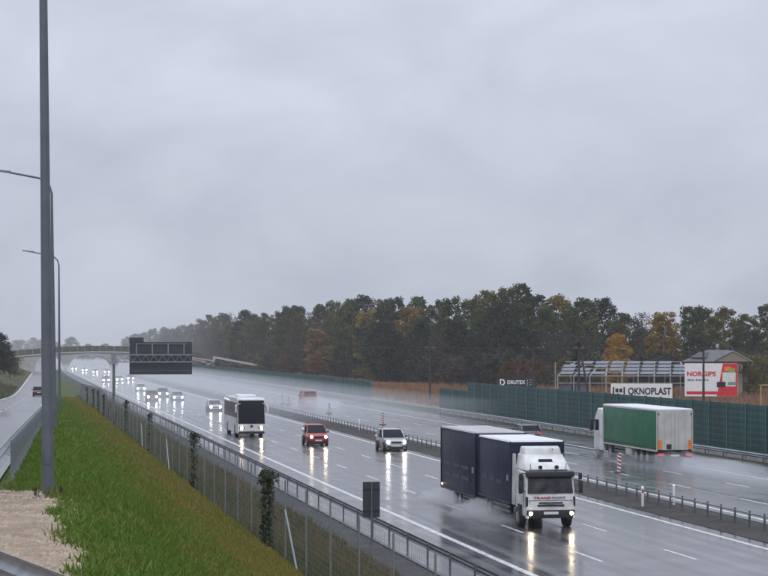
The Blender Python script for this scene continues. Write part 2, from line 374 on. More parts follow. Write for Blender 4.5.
# ---------------------------------------------------------------- steel guardrails
def wbeam(pts, out, top=.75, mb=None):
    """W-shaped beam along a line of ground points, bulging towards the unit normal `out`"""
    prof_ = [(0, .0), (.02, -.03), (.075, -.065), (.075, -.10), (.02, -.155), (.075, -.21), (.075, -.245), (.02, -.28), (0, -.31)]
    mb = mb or MB(); n = len(prof_); v = []
    for p in pts:
        for o, z in prof_: v.append((p[0]+out[0]*o, p[1]+out[1]*o, p[2]+top+z))
        for o, z in reversed(prof_): v.append((p[0]+out[0]*(o-.012), p[1]+out[1]*(o-.012), p[2]+top+z))
    k = 2*n; f = []
    for i in range(len(pts)-1):
        for j in range(k): f.append((i*k+j, i*k+(j+1) % k, (i+1)*k+(j+1) % k, (i+1)*k+j))
    f += [tuple(range(k)), tuple(range((len(pts)-1)*k, len(pts)*k))]
    mb.add(v, f); return mb
def guardrail(name, pts_fn, y0, y1, step, out, label, mat, postmat, top=.75, wide=.06, deep=.10, first=1.):
    t = empty(name, (0, 0, 0), label=label, cat='guardrail')
    ysr = list(np.arange(y0, y1+.01, 8 if y1-y0 > 60 else 4))
    wbeam([pts_fn(y) for y in ysr], out, top).build('rail', mat, t, smooth=True)
    pm_ = None; y = y0+first; k = 0
    while y < y1 and k < 280:
        p = pts_fn(y)
        if pm_ is None:
            pm_ = MB().box(-wide/2, wide/2, -deep/2, deep/2, -.25, top-.03).build('post', postmat, t, loc=(p[0]-out[0]*(.03+wide/2), p[1], p[2])); q = pm_
        else: q = inst(pm_, t, (p[0]-out[0]*(.03+wide/2), p[1], p[2]), name='post')
        y += step; k += 1
    return t
guardrail('guardrail', lambda y: (15.6, y, -.03), 30, 640, 4, (1, 0), 'long dark steel guardrail along the shoulder between wire fence and motorway', M['galv_d'], M['galv_d'])
guardrail('guardrail', lambda y: (xg(y), y, zr(y)), 31, 330, 1.33, (-1, 0), 'grey steel guardrail with closely set posts left of the lamp posts', M['galv'], M['galv'], .78, .05, .16, 6.3)
guardrail('guardrail', lambda y: (51.5, y, -.03), 60, 640, 4, (-1, 0), 'steel guardrail at the foot of the green noise barrier', M['galv'], M['galv_d'])
# beam in the near left corner
t = empty('guardrail', (0, 0, 0), label='short piece of guardrail crossing the gravel in the lower left corner', cat='guardrail')
d = Vector((.48, -1.87, 0)).normalized(); nrm = Vector((d.y, -d.x, 0)); A = Vector((-.12, 16.9, 5.77))
wbeam([A+d*k for k in (-1.4, 0, 2, 4, 6)], (-nrm.x, -nrm.y), .74).build('rail', M['galv'], t, smooth=True)
for k in (-.8, 3.2):
    p = A+d*k+nrm*.05; MB().box(-.03, .03, -.05, .05, -.3, .70).build('post', M['galv'], t, loc=p)
# low railing in the median
mr_t = empty('median_railing', (0, 0, 0), label='low steel post and rail barrier along the median between the carriageways', cat='guardrail')
MB().box(32.53, 32.60, 55, 640, .66, .72).build('top_rail', M['galv'], mr_t)
MB().box(32.54, 32.58, 55, 640, .38, .41).build('lower_rail', M['galv_d'], mr_t)
p0 = None
for k in range(280):
    y = 60+k*1.85
    if p0 is None: p0 = MB().box(-.035, .035, -.05, .05, 0, .76).build('post', M['galv_d'], mr_t, loc=(32.65, y, .05))
    else: inst(p0, mr_t, (32.65, y, .05), name='post')

# ---------------------------------------------------------------- noise barriers
def corr_panel(name, ln, h, mat, parent, loc):
    m = MB(); nst = int(round(h/.5)); v = []
    for k in range(nst):
        z = .25+k*.5*(h/(nst*.5)); q = h/nst
        m.hexa([(-.05, .09, z+.012), (.06, .09, z+.012), (.06, ln-.09, z+.012), (-.05, ln-.09, z+.012)], [(-.062, .09, z+q*.5), (.06, .09, z+q*.5), (.06, ln-.09, z+q*.5), (-.062, ln-.09, z+q*.5)])
        m.hexa([(-.062, .09, z+q*.5), (.06, .09, z+q*.5), (.06, ln-.09, z+q*.5), (-.062, ln-.09, z+q*.5)], [(-.05, .09, z+q-.012), (.06, .09, z+q-.012), (.06, ln-.09, z+q-.012), (-.05, ln-.09, z+q-.012)])
        m.box(-.03, .05, .09, ln-.09, z-.012, z+.012)
    return m.build(name, mat, parent, loc=loc)
def barrier(y0, n, hs, label):
    t = empty('noise_barrier', (53, y0, 0), label=label, cat='noise barrier', group='green noise barriers along the far carriageway')
    protos = {}
    MB().box(-.10, .12, 0, n*4, -.2, .24).build('plinth', M['conc'], t)
    for k in range(n+1):
        h = hs(min(k, n-1)); h = max(h, hs(max(k-1, 0)))
        if ('p', h) in protos: inst(protos[('p', h)], t, (0, k*4, 0), name='post')
        else: protos[('p', h)] = MB().box(-.11, -.085, -.085, .085, 0, h+.30).box(-.085, .07, -.012, .012, 0, h+.30).box(.07, .10, -.085, .085, 0, h+.3).build('post', M['barr_p'], t, loc=(0, k*4, 0))
        if k < n:
            h = hs(k)
            if h in protos: inst(protos[h], t, (0, k*4, 0), name='panel')
            else: protos[h] = corr_panel('panel', 4, h, M['barr'], t, (0, k*4, 0))
    return t
barrier(96, 38, lambda k: 3.75 if k < 34 else 2.75, 'tall green noise barrier behind the green lorry, stepped down at its left end')
barrier(298, 85, lambda k: 2.85, 'lower green noise barrier running away towards the arched bridge')

# ---------------------------------------------------------------- wire fence on the bank
fence = empty('wire_fence', (0, 0, 0), label='tall wire mesh fence on the grass bank beside the motorway', cat='fence')
pan = MB()
BAY = 4.1
for k in range(0, 21): pan.box(-.002, .002, k*.205-.0015, k*.205+.0015, .03, 2.24)
for k in range(0, 15): pan.box(-.0015, .0015, 0, BAY, .04+k*.155, .0425+k*.155)
pp = pn = None; ysf = [36+BAY*k-.5 for k in range(58)]
for i, y in enumerate(ysf):
    b = zf(y); x = xf(y)
    if pp is None:
        pp = MB().tube((0, 0, -.4), (0, 0, 2.30), .021, n=6).build('post', M['fpost'], fence, loc=(x, y, b)); pn = pan.build('wire_panel', M['wire'], fence, loc=(x, y, b))
    else:
        inst(pp, fence, (x, y, b), name='post'); q = inst(pn, fence, (x, y, b), name='wire_panel')
    q = pn if i == 0 else q
    b2 = zf(y+BAY); x2 = xf(y+BAY); q.rotation_euler = (math.atan2(b2-b, BAY), 0, -math.atan2(x2-x, BAY))
m = MB()
y = ysf[-1]+BAY
while y < 640:
    m.tube((xf(y), y, zf(y)-.3), (xf(y), y, zf(y)+2.3), .035, n=4); y += 8
m.build('far_post_row', M['fpost'], fence)['kind'] = 'stuff'
for y in (56.3, 100, 122, 150, 163, 185):
    y_ = min(ysf, key=lambda a: abs(a-y)); b = zf(y_); x = xf(y_); sgn = -1 if y < 130 else 1
    MB().tube((x, y_, b+1.45), (x-.1, y_+sgn*3.3, gz(x-.1, y_+sgn*3.3)-.1), .028, n=6).build('brace', M['fpost'], fence)

# ---------------------------------------------------------------- lamp posts
for (x, y, z, lb) in ((.52, 32.3, 5.84, 'tall grey street lamp post nearest the camera, its top out of the picture'),
                      (1.55, 80.7, 4.97, 'second grey street lamp, half hidden behind the nearest post'),
                      (2.79, 129.0, 4.06, 'farthest slim street lamp with its curved arm over the service road')):
    t = empty('street_lamp', (x, y, z), label=lb, cat='street lamp', group='street lamps on the bank')
    t.rotation_euler = (0, R(-.55 if y < 40 else -.7 if y < 100 else -.25), 0)
    ph_ = 12 if y < 40 else 9.35
    m = MB(); st = [(0, .098), (ph_*.5, .074), (ph_, .05)]
    for (a, r0), (b, r1) in zip(st, st[1:]): m.tube((0, 0, a), (0, 0, b), r0, r1, 12)
    m.build('pole', M['pole'], t, smooth=True)
    m = MB(); m.box(-.16, .16, -.16, .16, -.06, .02).build('base_plate', M['conc_l'], t)
    for sx_, sy_ in ((-1, -1), (1, -1), (1, 1), (-1, 1)): MB().tube((sx_*.2, sy_*.17, -.03), (sx_*.2, sy_*.17, .13), .022, n=6).build('anchor_bolt', M['black'], t)
    MB().box(-.05, .05, -.1, -.075, .5, .95).build('hatch', M['pole'], t)
    pts = [Vector((0, 0, ph_))]+[Vector((-.62*(1-math.cos(a)), 0, ph_+.62*math.sin(a))) for a in (R(30), R(60), R(82))]
    pts.append(pts[-1]+Vector((-1.15, 0, .22)))
    m = MB()
    for a, b in zip(pts, pts[1:]): m.tube(a, b, .042, .04, 8)
    m.build('arm', M['pole'], t, smooth=True)
    e = pts[-1]
    m = MB(); m.hexa([(e.x+.1, -.07, e.z-.05), (e.x+.1, .07, e.z-.05), (e.x-.62, .11, e.z+.06), (e.x-.62, -.11, e.z+.06)], [(e.x+.1, -.05, e.z+.05), (e.x+.1, .05, e.z+.05), (e.x-.60, .09, e.z+.13), (e.x-.60, -.09, e.z+.13)])
    m.build('lamp_head', M['galv_d'], t, bevel=.012)

# ---------------------------------------------------------------- arched road bridge
BY = 676
def zdeck(x): return 6.7-.0021*(x-28)**2
spans = [(6.4, 16.2, 5.0), (17.4, 32.0, 5.75), (33.4, 48.2, 5.6), (49.4, 64.5, 3.9)]
def zlow(x):
    for a, b, h in spans:
        if a <= x <= b:
            u = (x-(a+b)/2)/((b-a)/2); return h*max(0, 1-abs(u)**2.6)**.5-.05
    return -.6
t = empty('arched_bridge', (0, BY, 0), label='concrete bridge with four arches across the motorway in the mist', cat='bridge')
xs_ = sorted(set([-4.+.5*k for k in range(149)]+[a for s_ in spans for a in (s_[0], s_[0]+.05, s_[0]+.2, s_[1]-.2, s_[1]-.05, s_[1])]))
m = MB(); v = []; f = []
for x in xs_: v += [(x, 0, zlow(x)), (x, 0, zdeck(x)), (x, 9, zdeck(x)), (x, 9, zlow(x))]
for i in range(len(xs_)-1):
    for j in range(4): f.append((4*i+j, 4*i+(j+1) % 4, 4*i+4+(j+1) % 4, 4*i+4+j))
m.add(v, f+[(0, 1, 2, 3), tuple(4*(len(xs_)-1)+j for j in (3, 2, 1, 0))]).build('arch_body', M['conc'], t)
for yo in (-.35, 9.0):
    m = MB(); v = [q for x in xs_ for q in ((x, yo, zdeck(x)-.35), (x, yo, zdeck(x)+.05), (x, yo+.35, zdeck(x)+.05), (x, yo+.35, zdeck(x)-.35))]
    m.add(v, [(4*i+j, 4*i+(j+1) % 4, 4*i+4+(j+1) % 4, 4*i+4+j) for i in range(len(xs_)-1) for j in range(4)]); m.build('edge_beam', M['conc_l'], t)
xp = [-4.+2.45*k for k in range(31)]
for a, b in zip(xp, xp[1:]):
    MB().hexa([(a+.05, -.25, zdeck(a)+.05), (b-.05, -.25, zdeck(b)+.05), (b-.05, -.15, zdeck(b)+.05), (a+.05, -.15, zdeck(a)+.05)], [(a+.05, -.25, zdeck(a)+1.9), (b-.05, -.25, zdeck(b)+1.9), (b-.05, -.15, zdeck(b)+1.9), (a+.05, -.15, zdeck(a)+1.9)]).build('parapet_panel', M['para'], t)
for a, b, h in spans:                                  # raised ring round each arch
    m = MB(); n_ = 22; v = []
    for k in range(n_+1):
        u = -1+2*k/n_; x = (a+b)/2+u*(b-a)/2; z = h*max(0, 1-abs(u)**2.6)**.5-.05
        uo = u*1.05; xo = (a+b)/2+uo*(b-a)/2; zo = z+.35*(1-abs(u)**6)
        v += [(x, -.12, z), (xo, -.12, zo), (xo, .0, zo), (x, 0, z)]
    m.add(v, [(4*i+j, 4*i+(j+1) % 4, 4*i+4+(j+1) % 4, 4*i+4+j) for i in range(n_) for j in range(4)]); m.build('arch_ring', M['conc_l'], t)
MB().box(65.8, 66.6, -.6, 9.6, -.3, 5.0).build('end_pillar', M['conc_l'], t)
MB().box(-5.4, -4.0, -.6, 9.6, -.3, 5.2).build('end_pillar', M['conc'], t)
t = empty('bridge_ramp', (67, BY, 0), label='earth ramp with a pale side wall descending right from the arched bridge', cat='ramp')
MB().hexa([(0, -4, -.2), (21, -14, -.2), (21, 4, -.2), (0, 12, -.2)], [(0, 0, 4.3), (21, -10, .2), (21, -1, .2), (0, 9, 4.3)]).build('earth_fill', M['meadow'], t)
MB().hexa([(-.3, -.3, 4.3), (21, -10.3, .2), (21, -10, .2), (-.3, 0, 4.3)], [(-.3, -.3, 5.0), (21, -10.3, .9), (21, -10, .9), (-.3, 0, 5.0)]).build('side_wall', M['conc_l'], t)
t = empty('bridge_ramp', (-5, BY, 0), label='earth ramp rising to the left end of the arched bridge', cat='ramp')
MB().hexa([(0, -6, -.2), (-60, -10, -.2), (-60, 20, -.2), (0, 16, -.2)], [(0, 0, 4.6), (-60, 0, 3.2), (-60, 9, 3.2), (0, 9, 4.6)]).build('earth_fill', M['meadow'], t)
MB().hexa([(0, -.2, 4.6), (-60, -.2, 3.2), (-60, 0, 3.2), (0, 0, 4.6)], [(0, -.2, 6.4), (-60, -.2, 4.6), (-60, 0, 4.6), (0, 0, 6.4)]).build('parapet', M['para'], t)

# ---------------------------------------------------------------- overhead message sign seen from behind
t = empty('overhead_sign', (10.7, 222, 1.2), label='dark overhead message sign on a cantilever, seen from behind', cat='road sign')
g0 = 1.2
MB().tube((0, .1, -.8), (0, .1, 6.2), .16, .15, 12).build('column', M['galv_d'], t, smooth=True)
MB().box(-.28, .28, -.2, .4, 5.1, 6.3).build('column_head', M['signr'], t)
MB().box(1.75, 8.65, .45, .75, 4.2-g0+.95, 8.75-g0).build('board', M['signb'], t)
MB().box(1.72, 3.3, .42, .78, 8.75-g0, 9.25-g0).build('board_extension', M['signb'], t)
zt, zb = 7.35-g0, 6.55-g0
MB().box(.2, 8.6, -.06, .06, zt-.06, zt+.06).build('top_chord', M['signr'], t)
MB().box(.2, 8.6, -.06, .06, zb-.06, zb+.06).build('bottom_chord', M['signr'], t)
for k in range(18):
    x0 = .25+k*.464; a, b = (zb, zt) if k % 2 == 0 else (zt, zb)
    MB().bar((x0, 0, a), (x0+.464, 0, b), .05, .05).build('diagonal', M['signr'], t)
for x in (2.5, 4.25, 6.0, 7.75): MB().box(x-.06, x+.06, .30, .44, zt, 8.6-g0).build('upright', M['signr'], t)
MB().box(2.5, 8.1, .33, .42, 8.50-g0, 8.58-g0).build('top_bar', M['signr'], t)
MB().box(2.0, 8.4, .36, .44, 5.5-g0, 5.56-g0).build('lower_bar', M['galv_d'], t)

# ---------------------------------------------------------------- sign back beside the shoulder
t = empty('road_sign', (14.6, 82, -.02), label='grey back of a small upright road sign beside the shoulder rail', cat='road sign')
MB().box(-.36, .36, .03, .05, 1.12, 2.60).build('board', M['signb'], t)
for z in (1.4, 2.3): MB().box(-.35, .35, 0, .03, z-.03, z+.03).build('stiffener', M['black'], t)
MB().tube((0, -.03, -.5), (0, -.03, 2.58), .032, n=8).build('post', M['galv_d'], t)
# small white delineators
def delineator(x, y, z, lab, red=True):
    t = empty('delineator_post', (x, y, z), label=lab, cat='marker post', group='white marker posts along the median')
    MB().hexa([(-.06, -.05, 0), (.06, -.05, 0), (.06, .05, 0), (-.06, .05, 0)], [(-.06, -.05, .98), (.06, -.05, .98), (.06, .05, 1.06), (-.06, .05, 1.06)]).build('post', M['bb_white'], t, bevel=.012)
    MB().box(-.045, .045, -.058, -.048, .72, .9).build('reflector', M['redm'] if red else M['bb_white'], t)
delineator(31.5, 98, .04, 'white marker post with a red reflector in front of the median railing')
delineator(33.4, 98.7, .07, 'white marker post just behind the median railing, right of the striped marker', False)
delineator(33.0, 192, .08, 'white marker post in the median behind the red car', False)
delineator(16.4, 92, .0, 'small white marker on the near shoulder left of the sign back', False)
# striped lane markers
for i, (y, lb) in enumerate(((125, 'red and white striped marker board beside the green lorry'), (206.7, 'striped marker board on the lane line above the silver car'),
                   (243, 'striped marker board on the far lane line above the red car'), (280, 'striped marker board left of the red van'), (287, 'striped marker board farthest left of the red van'))):
    t = empty('lane_marker', (38.6 if y < 200 else 38.0, y, .0), label=lb, cat='marker board', group='striped marker boards on the far carriageway')
    MB().hexa([(-.42, -.2, 0), (.42, -.2, 0), (.42, .2, 0), (-.42, .2, 0)], [(-.3, -.13, .12), (.3, -.13, .12), (.3, .13, .12), (-.3, .13, .12)]).build('foot', M['black'], t)
    MB().box(-.125, .125, -.02, .02, .12, 1.32).build('board', M['bb_white'], t)
    for k in range(5):
        z = .16+k*.24; MB().hexa([(-.124, -.026, z+.09), (.124, -.026, z-.03), (.124, -.021, z-.03), (-.124, -.021, z+.09)], [(-.124, -.026, z+.21), (.124, -.026, z+.09), (.124, -.021, z+.09), (-.124, -.021, z+.21)]).build('stripe', M['redm'], t)

# ---------------------------------------------------------------- vehicles
def wheel(parent, x, y, r, wd, side):
    o = MB().tube((-wd/2, 0, 0), (wd/2, 0, 0), r, n=20).build('wheel', M['rubber'], parent, bevel=.02, loc=(x, y, r))
    MB().tube((side*wd*.44, 0, 0), (side*(wd/2+.01), 0, 0), r*.62, r*.52, 14).build('rim', M['rim'], o, smooth=True)
    return o
def disc(name, mat, parent, x, y, z, r, n=12, ys=.02, sz=1):
    m = MB(); v = [(x, y-ys, z)]+[(x+r*math.cos(2*math.pi*k/n), y, z+r*sz*math.sin(2*math.pi*k/n)) for k in range(n)]
    m.add(v, [(0, 1+k, 1+(k+1) % n) for k in range(n)]); return m.build(name, mat, parent, smooth=True)
def frustum(lo, hi, z0, z1):
    """lo/hi = (half width, y front, y rear)"""
    r = lambda q, z: [(-q[0], q[1], z), (q[0], q[1], z), (q[0], q[2], z), (-q[0], q[2], z)]
    return r(lo, z0), r(hi, z1)
def car(label, loc, paint, Lc=4.3, W=1.78, Hc=1.48, kind='hatch', away=False, lamp='head', lr=.11, detail=True, group='cars on the wet motorway', name='car'):
    """front towards -y, origin under the nose"""
    t = empty(name, loc, R(180) if away else 0, label=label, cat='car' if name == 'car' else name, group=group)
    hw = W/2; zb = .62*Hc; gc = .2
    bon = {'hatch': 1.0, 'suv': 1.15, 'mpv': .95, 'van': .75}[kind]
    rr = {'hatch': .55, 'suv': .35, 'mpv': .2, 'van': .08}[kind]
    zn = .50*Hc if kind != 'van' else .5*Hc
    pr = [(0.06, gc), (-.02, gc+.22), (.0, zn-.06), (.10, zn+.02), (bon, zb-.02), (Lc-.08, zb+.02), (Lc, zb-.2), (Lc+.02, gc+.2), (Lc-.1, gc)]
    v0, v1 = [(-hw, y, z) for y, z in pr], [(hw, y, z) for y, z in pr]
    body = MB().hexa(v0, v1); b = body.build('body', paint, t)
    bm = bmesh.new(); bm.from_mesh(b.data)
    for v in bm.verts:                                   # rounded plan and tucked sills
        e = min(v.co.y, Lc-v.co.y); v.co.x *= (1-.16*max(0, 1-e/.5)) if e < .5 else 1
        if v.co.z < gc+.05: v.co.x *= .93
        if v.co.z > zb-.1: v.co.x *= .96
    bmesh.ops.bevel(bm, geom=bm.edges[:], offset=.07, segments=3, affect='EDGES', clamp_overlap=True, profile=.6); bm.to_mesh(b.data); bm.free()
    b.data.polygons.foreach_set('use_smooth', [True]*len(b.data.polygons)); b.data.set_sharp_from_angle(angle=R(50))
    MB().box(-hw*.86, hw*.86, .12, Lc-.12, .14, .34).build('underbody', M['black'], t)
    yf0, yf1 = bon-.05, bon+(.85 if kind != 'van' else .55)
    yr0, yr1 = Lc-.06, Lc-.1-rr
    lo, hi = frustum((hw*.94, yf0, yr0), (hw*.78, yf1, yr1), zb-.04, Hc-.05)
    MB().hexa(lo, hi).build('windows', M['glass'], t, bevel=.05)
    MB().hexa([(-hw*.80, yf1-.06, Hc-.09), (hw*.80, yf1-.06, Hc-.09), (hw*.80, yr1+.08, Hc-.09), (-hw*.80, yr1+.08, Hc-.09)], [(-hw*.72, yf1+.12, Hc), (hw*.72, yf1+.12, Hc), (hw*.72, yr1-.06, Hc), (-hw*.72, yr1-.06, Hc)]).build('roof', paint, t, bevel=.03)
    for sgn in (-1, 1):
        MB().bar((sgn*hw*.93, yf0+.02, zb-.03), (sgn*hw*.79, yf1-.02, Hc-.06), .07, .06).build('pillar', paint, t)
        if away: MB().bar((sgn*hw*.93, yr0-.04, zb-.03), (sgn*hw*.79, yr1-.02, Hc-.06), .10, .34).build('pillar', paint, t)
        ym = yf1+.55; MB().bar((sgn*hw*.945, ym, zb-.03), (sgn*hw*.79, ym, Hc-.06), .06, .09).build('pillar', M['black'], t)
        MB().box(min(sgn*hw, sgn*(hw+.17)), max(sgn*hw, sgn*(hw+.17)), yf0+.22, yf0+.34, zb+.0, zb+.15).build('wing_mirror', M['black'] if kind != 'van' else paint, t, bevel=.03)
        for yw in (.82, Lc-.82):
            MB().tube((sgn*(hw-.12), yw, .36), (sgn*(hw-.015), yw, .36), .39, n=18).build('wheel_arch', M['black'], t)
            wheel(t, sgn*(hw-.10), yw, .325, .21, sgn)
        if not away:
            h = MB().box(min(sgn*(hw-.50), sgn*(hw-.13)), max(sgn*(hw-.50), sgn*(hw-.13)), -.015, .14, zn-.19, zn-.03).build('headlight', M['glass_l'], t, bevel=.03)
            disc('lamp', M[lamp], h, sgn*(hw-.30), -.03, zn-.11, lr)
            if detail:
                f_ = MB().box(min(sgn*(hw-.48), sgn*(hw-.2)), max(sgn*(hw-.48), sgn*(hw-.2)), -.03, .1, gc+.14, gc+.26).build('bumper_vent', M['black'], t)
        else:
            MB().box(min(sgn*(hw-.3), sgn*(hw-.07)), max(sgn*(hw-.3), sgn*(hw-.07)), Lc-.1, Lc+.03, zb-.26, zb-.04).build('tail_light', M['tail'], t, bevel=.02)
    if not away:
        MB().box(-.42, .42, -.035, .1, zn-.22, zn-.06).build('grille', M['black'], t, bevel=.02)
        MB().box(-.55, .55, -.04, .1, gc+.02, gc+.17).build('air_intake', M['black'], t)
        MB().box(-.26, .26, -.05, -.035, gc+.2, gc+.31).build('number_plate', M['plate'], t)
        if detail:
            for x in (-.35, .25): MB().bar((x, yf0+.0, zb+.0), (x+.42, yf0+.18, zb+.12), .015, .015).build('wiper', M['black'], t)
    else:
        MB().box(-.26, .26, Lc+.02, Lc+.035, gc+.35, gc+.46).build('number_plate', M['plate'], t)
        MB().box(-hw*.8, hw*.8, Lc-.05, Lc+.045, gc+.02, gc+.2).build('bumper', M['black'], t)
    return t
# near carriageway, coming towards the camera
car('red car with lit headlights on the wet road right of the white coach', (24.75, 164, 0), M['redp'], 4.2, 1.78, 1.72, 'mpv', lr=.10)
t = car('silver off-road car with bright white headlights behind the navy lorry', (29.4, 154, 0), M['silver'], 4.6, 1.9, 1.72, 'suv', lamp='headw', lr=.12)
for s in (-1, 1): MB().box(s*.68-.02, s*.68+.02, 2.3, 4.2, 1.73, 1.77).build('roof_rail', M['galv'], t)
car('white car with lit headlights just left of the coach', (24.9, 252, 0), M['white'], 4.3, 1.78, 1.5, lamp='headw', lr=.13, detail=False)
car('silver car with lit headlights, second left of the coach', (24.2, 302, 0), M['silver'], 4.3, 1.78, 1.46, lamp='headw', lr=.14, detail=False)
car('dark red car with lit headlights leading two others in the nearest lane', (20.2, 300, 0), M['redd'], 4.3, 1.8, 1.7, 'mpv', lamp='headf', lr=.14, detail=False)
car('dark grey car half hidden behind the dark red car', (23.5, 323, 0), M['greyp'], 4.3, 1.78, 1.6, 'suv', lamp='headf', lr=.12, detail=False)
car('white car with lit headlights behind the dark red car', (22.6, 366, 0), M['white'], 4.3, 1.78, 1.5, lamp='headf', lr=.16, detail=False)
car('far red car in the mist right of the wire fence column', (20.4, 459, 0), M['redp'], 4.2, 1.78, 1.6, 'mpv', lamp='headf', lr=.17, detail=False)
car('far grey car in the mist below the overhead sign', (27.4, 485, 0), M['greyp'], 4.3, 1.78, 1.5, lamp='headf', lr=.18, detail=False)
car('far silver car right behind the column of the overhead sign', (24.0, 470, 0), M['silver'], 4.3, 1.78, 1.5, lamp='headf', lr=.17, detail=False)
car('far dark red car near the main arch of the bridge', (24.0, 613, 0), M['redd'], 4.3, 1.78, 1.5, lamp='headf', lr=.19, detail=False)
car('far grey car near the right pier of the main arch', (27.6, 616, 0), M['greyp'], 4.3, 1.78, 1.5, lamp='headf', lr=.19, detail=False)
car('far white car with bright headlights under the main arch', (22.3, 660, 0), M['white'], 4.3, 1.78, 1.5, lamp='headf', lr=.24, detail=False)
car('farthest car showing only headlights beyond the bridge', (20.2, 700, 0), M['silver'], 4.3, 1.78, 1.5, lamp='headf', lr=.22, detail=False)
# far carriageway and service road
car('dark car driving away behind the roof of the navy lorry', (44.0, 172.3, 0), M['greyp'], 4.3, 1.78, 1.45, away=True)
car('red van driving away in spray on the far carriageway', (40.3, 280, 0), M['redt'], 5.0, 2.0, 2.1, 'van', away=True, name='van')
car('dark car on the service road left of the lamp posts', (3.5, 306, zr(304)-.03), M['blackp'], 4.3, 1.78, 1.5, away=True, detail=False, group='service road traffic')

# white coach
t = empty('coach', (21.15, 181, 0), label='white coach with a tall dark windscreen and lit headlights', cat='coach')
BL, hw, BH = 12.0, 1.26, 3.55
pr = [(.05, .32), (-.02, .55), (.0, 1.15), (.42, BH-.12), (.62, BH), (BL-.1, BH), (BL, BH-.2), (BL, .4), (BL-.1, .32)]
MB().exx(pr, -hw, hw).build('body', M['white'], t, bevel=.09, seg=3)
MB().hexa([(-hw*.97, .02, 1.22), (hw*.97, .02, 1.22), (hw*.97, .2, 1.22), (-hw*.97, .2, 1.22)], [(-hw*.93, .36, BH-.22), (hw*.93, .36, BH-.22), (hw*.93, .6, BH-.22), (-hw*.93, .6, BH-.22)]).build('windscreen', M['glass'], t, bevel=.03)
bpy.context.view_layer.update()
for o in list(t.children):
    if o.name.startswith('windscreen'): o.location.y = -.05
for s in (-1, 1):
    for k in range(6):
        y0 = .9+k*1.8; MB().box(min(s*(hw-.02), s*(hw+.012)), max(s*(hw-.02), s*(hw+.012)), y0, y0+1.74, 1.75, BH-.45).build('side_window', M['glass'], t)
    MB().box(min(s*(hw-.02), s*(hw+.010)), max(s*(hw-.02), s*(hw+.010)), .28, .86, 1.3, BH-.45).build('side_window', M['glass'], t)
    for k in range(3): MB().box(min(s*(hw-.02), s*(hw+.008)), max(s*(hw-.02), s*(hw+.008)), 3.4+k*1.75, 5.1+k*1.75, .45, 1.45).build('luggage_hatch', M['white'], t)
    for yw in (2.5, 8.9): 
        MB().tube((s*(hw-.3), yw, .52), (s*(hw+.012), yw, .52), .58, n=18).build('wheel_arch', M['black'], t); wheel(t, s*(hw-.14), yw, .5, .3, s)
    m = MB(); m.tube((s*(hw-.25), .12, 3.05), (s*(hw+.20), -.28, 2.95), .03, n=6).build('mirror_arm', M['white'], t)
    MB().box(s*(hw+.2)-.09, s*(hw+.2)+.09, -.38, -.22, 2.25, 2.98).build('mirror', M['white'], t, bevel=.05)
    h = MB().box(min(s*(hw-.62), s*(hw-.16)), max(s*(hw-.62), s*(hw-.16)), -.05, .1, .72, .96).build('headlight', M['glass_l'], t, bevel=.04)
    disc('lamp', M['head'], h, s*(hw-.36), -.06, .84, .115)
MB().box(-hw*.92, hw*.92, -.03, .2, .3, .52).build('lower_bumper', M['black'], t)
MB().box(-.3, .3, -.05, -.02, .58, .70).build('number_plate', M['plate'], t)
disc('emblem', M['black'], t, 0, -.03, 1.0, .12)
for x in (-.5, .5): MB().bar((x, -.1, 1.28), (x+.7, .02, 1.8), .02, .02).build('wiper', M['black'], t)
MB().box(-.85, .85, 3.6, 6.6, BH-.01, BH+.22).build('air_conditioner', M['roofw'], t, bevel=.08)
MB().box(-.35, .35, 8.2, 9.0, BH-.01, BH+.08).build('roof_hatch', M['roofw'], t, bevel=.03)

# navy lorry
lor = empty('lorry', (23.75, 87.3, 0), label='navy curtain-sided lorry with a white cab and lit headlights, coming closer', cat='lorry')
def cargo(parent, y0, y1, z0, z1, side, frame, roof, hw=1.27, straps=True, ribs=3):
    MB().box(-hw, hw, y0, y1, z0, z1).build('cargo_box', side, parent, bevel=.015)
    MB().hexa([(-hw-.01, y0-.01, z1-.02), (hw+.01, y0-.01, z1-.02), (hw+.01, y1+.01, z1-.02), (-hw-.01, y1+.01, z1-.02)], [(-hw+.03, y0+.03, z1+.055), (hw-.03, y0+.03, z1+.055), (hw-.03, y1-.03, z1+.055), (-hw+.03, y1-.03, z1+.055)]).build('roof', roof, parent)
    for x in (-hw, hw):
        for y in (y0, y1): MB().box(x-.035, x+.035, y-.035, y+.035, z0-.03, z1+.01).build('corner_post', frame, parent)
        MB().box(x-.03, x+.03, y0, y1, z0-.09, z0+.02).build('side_rail', frame, parent)
        MB().box(x-.022, x+.022, y0+.04, y1-.04, z1-.13, z1-.02).build('top_rail', frame, parent)
    for y in (y0, y1): MB().box(-hw, hw, y-.03, y+.03, z1-.12, z1-.01).build('cross_rail', frame, parent)
    if straps:
        st = None; n_ = int((y1-y0)/.62)
        for x in (-hw-.012, hw+.012):
            for k in range(n_):
                y = y0+.4+k*.62
                if st is None: st = MB().box(-.012, .012, -.025, .025, 0, .42).build('buckle_strap', M['black'], parent, loc=(x, y, z0-.16))
                else: inst(st, parent, (x, y, z0-.16), name='buckle_strap')
TB = 1.02
cargo(lor, 2.45, 8.75, TB, 3.82, M['navy'], M['navy_f'], M['roofw'], 1.27, False)
for k in range(3): MB().box(-1.283, -1.272, 4.1+k*1.4, 5.2+k*1.4, 1.75+.05*k, 1.95+.05*k).build('faded_mark', M['pale_mark'], lor)
MB().box(-1.286, -1.273, 2.75, 3.1, 2.0, 2.28).build('small_mark', M['grey_l'], lor)
MB().box(-.45, .45, 1.2, 9.2, .62, .95).build('chassis', M['chassis'], lor)
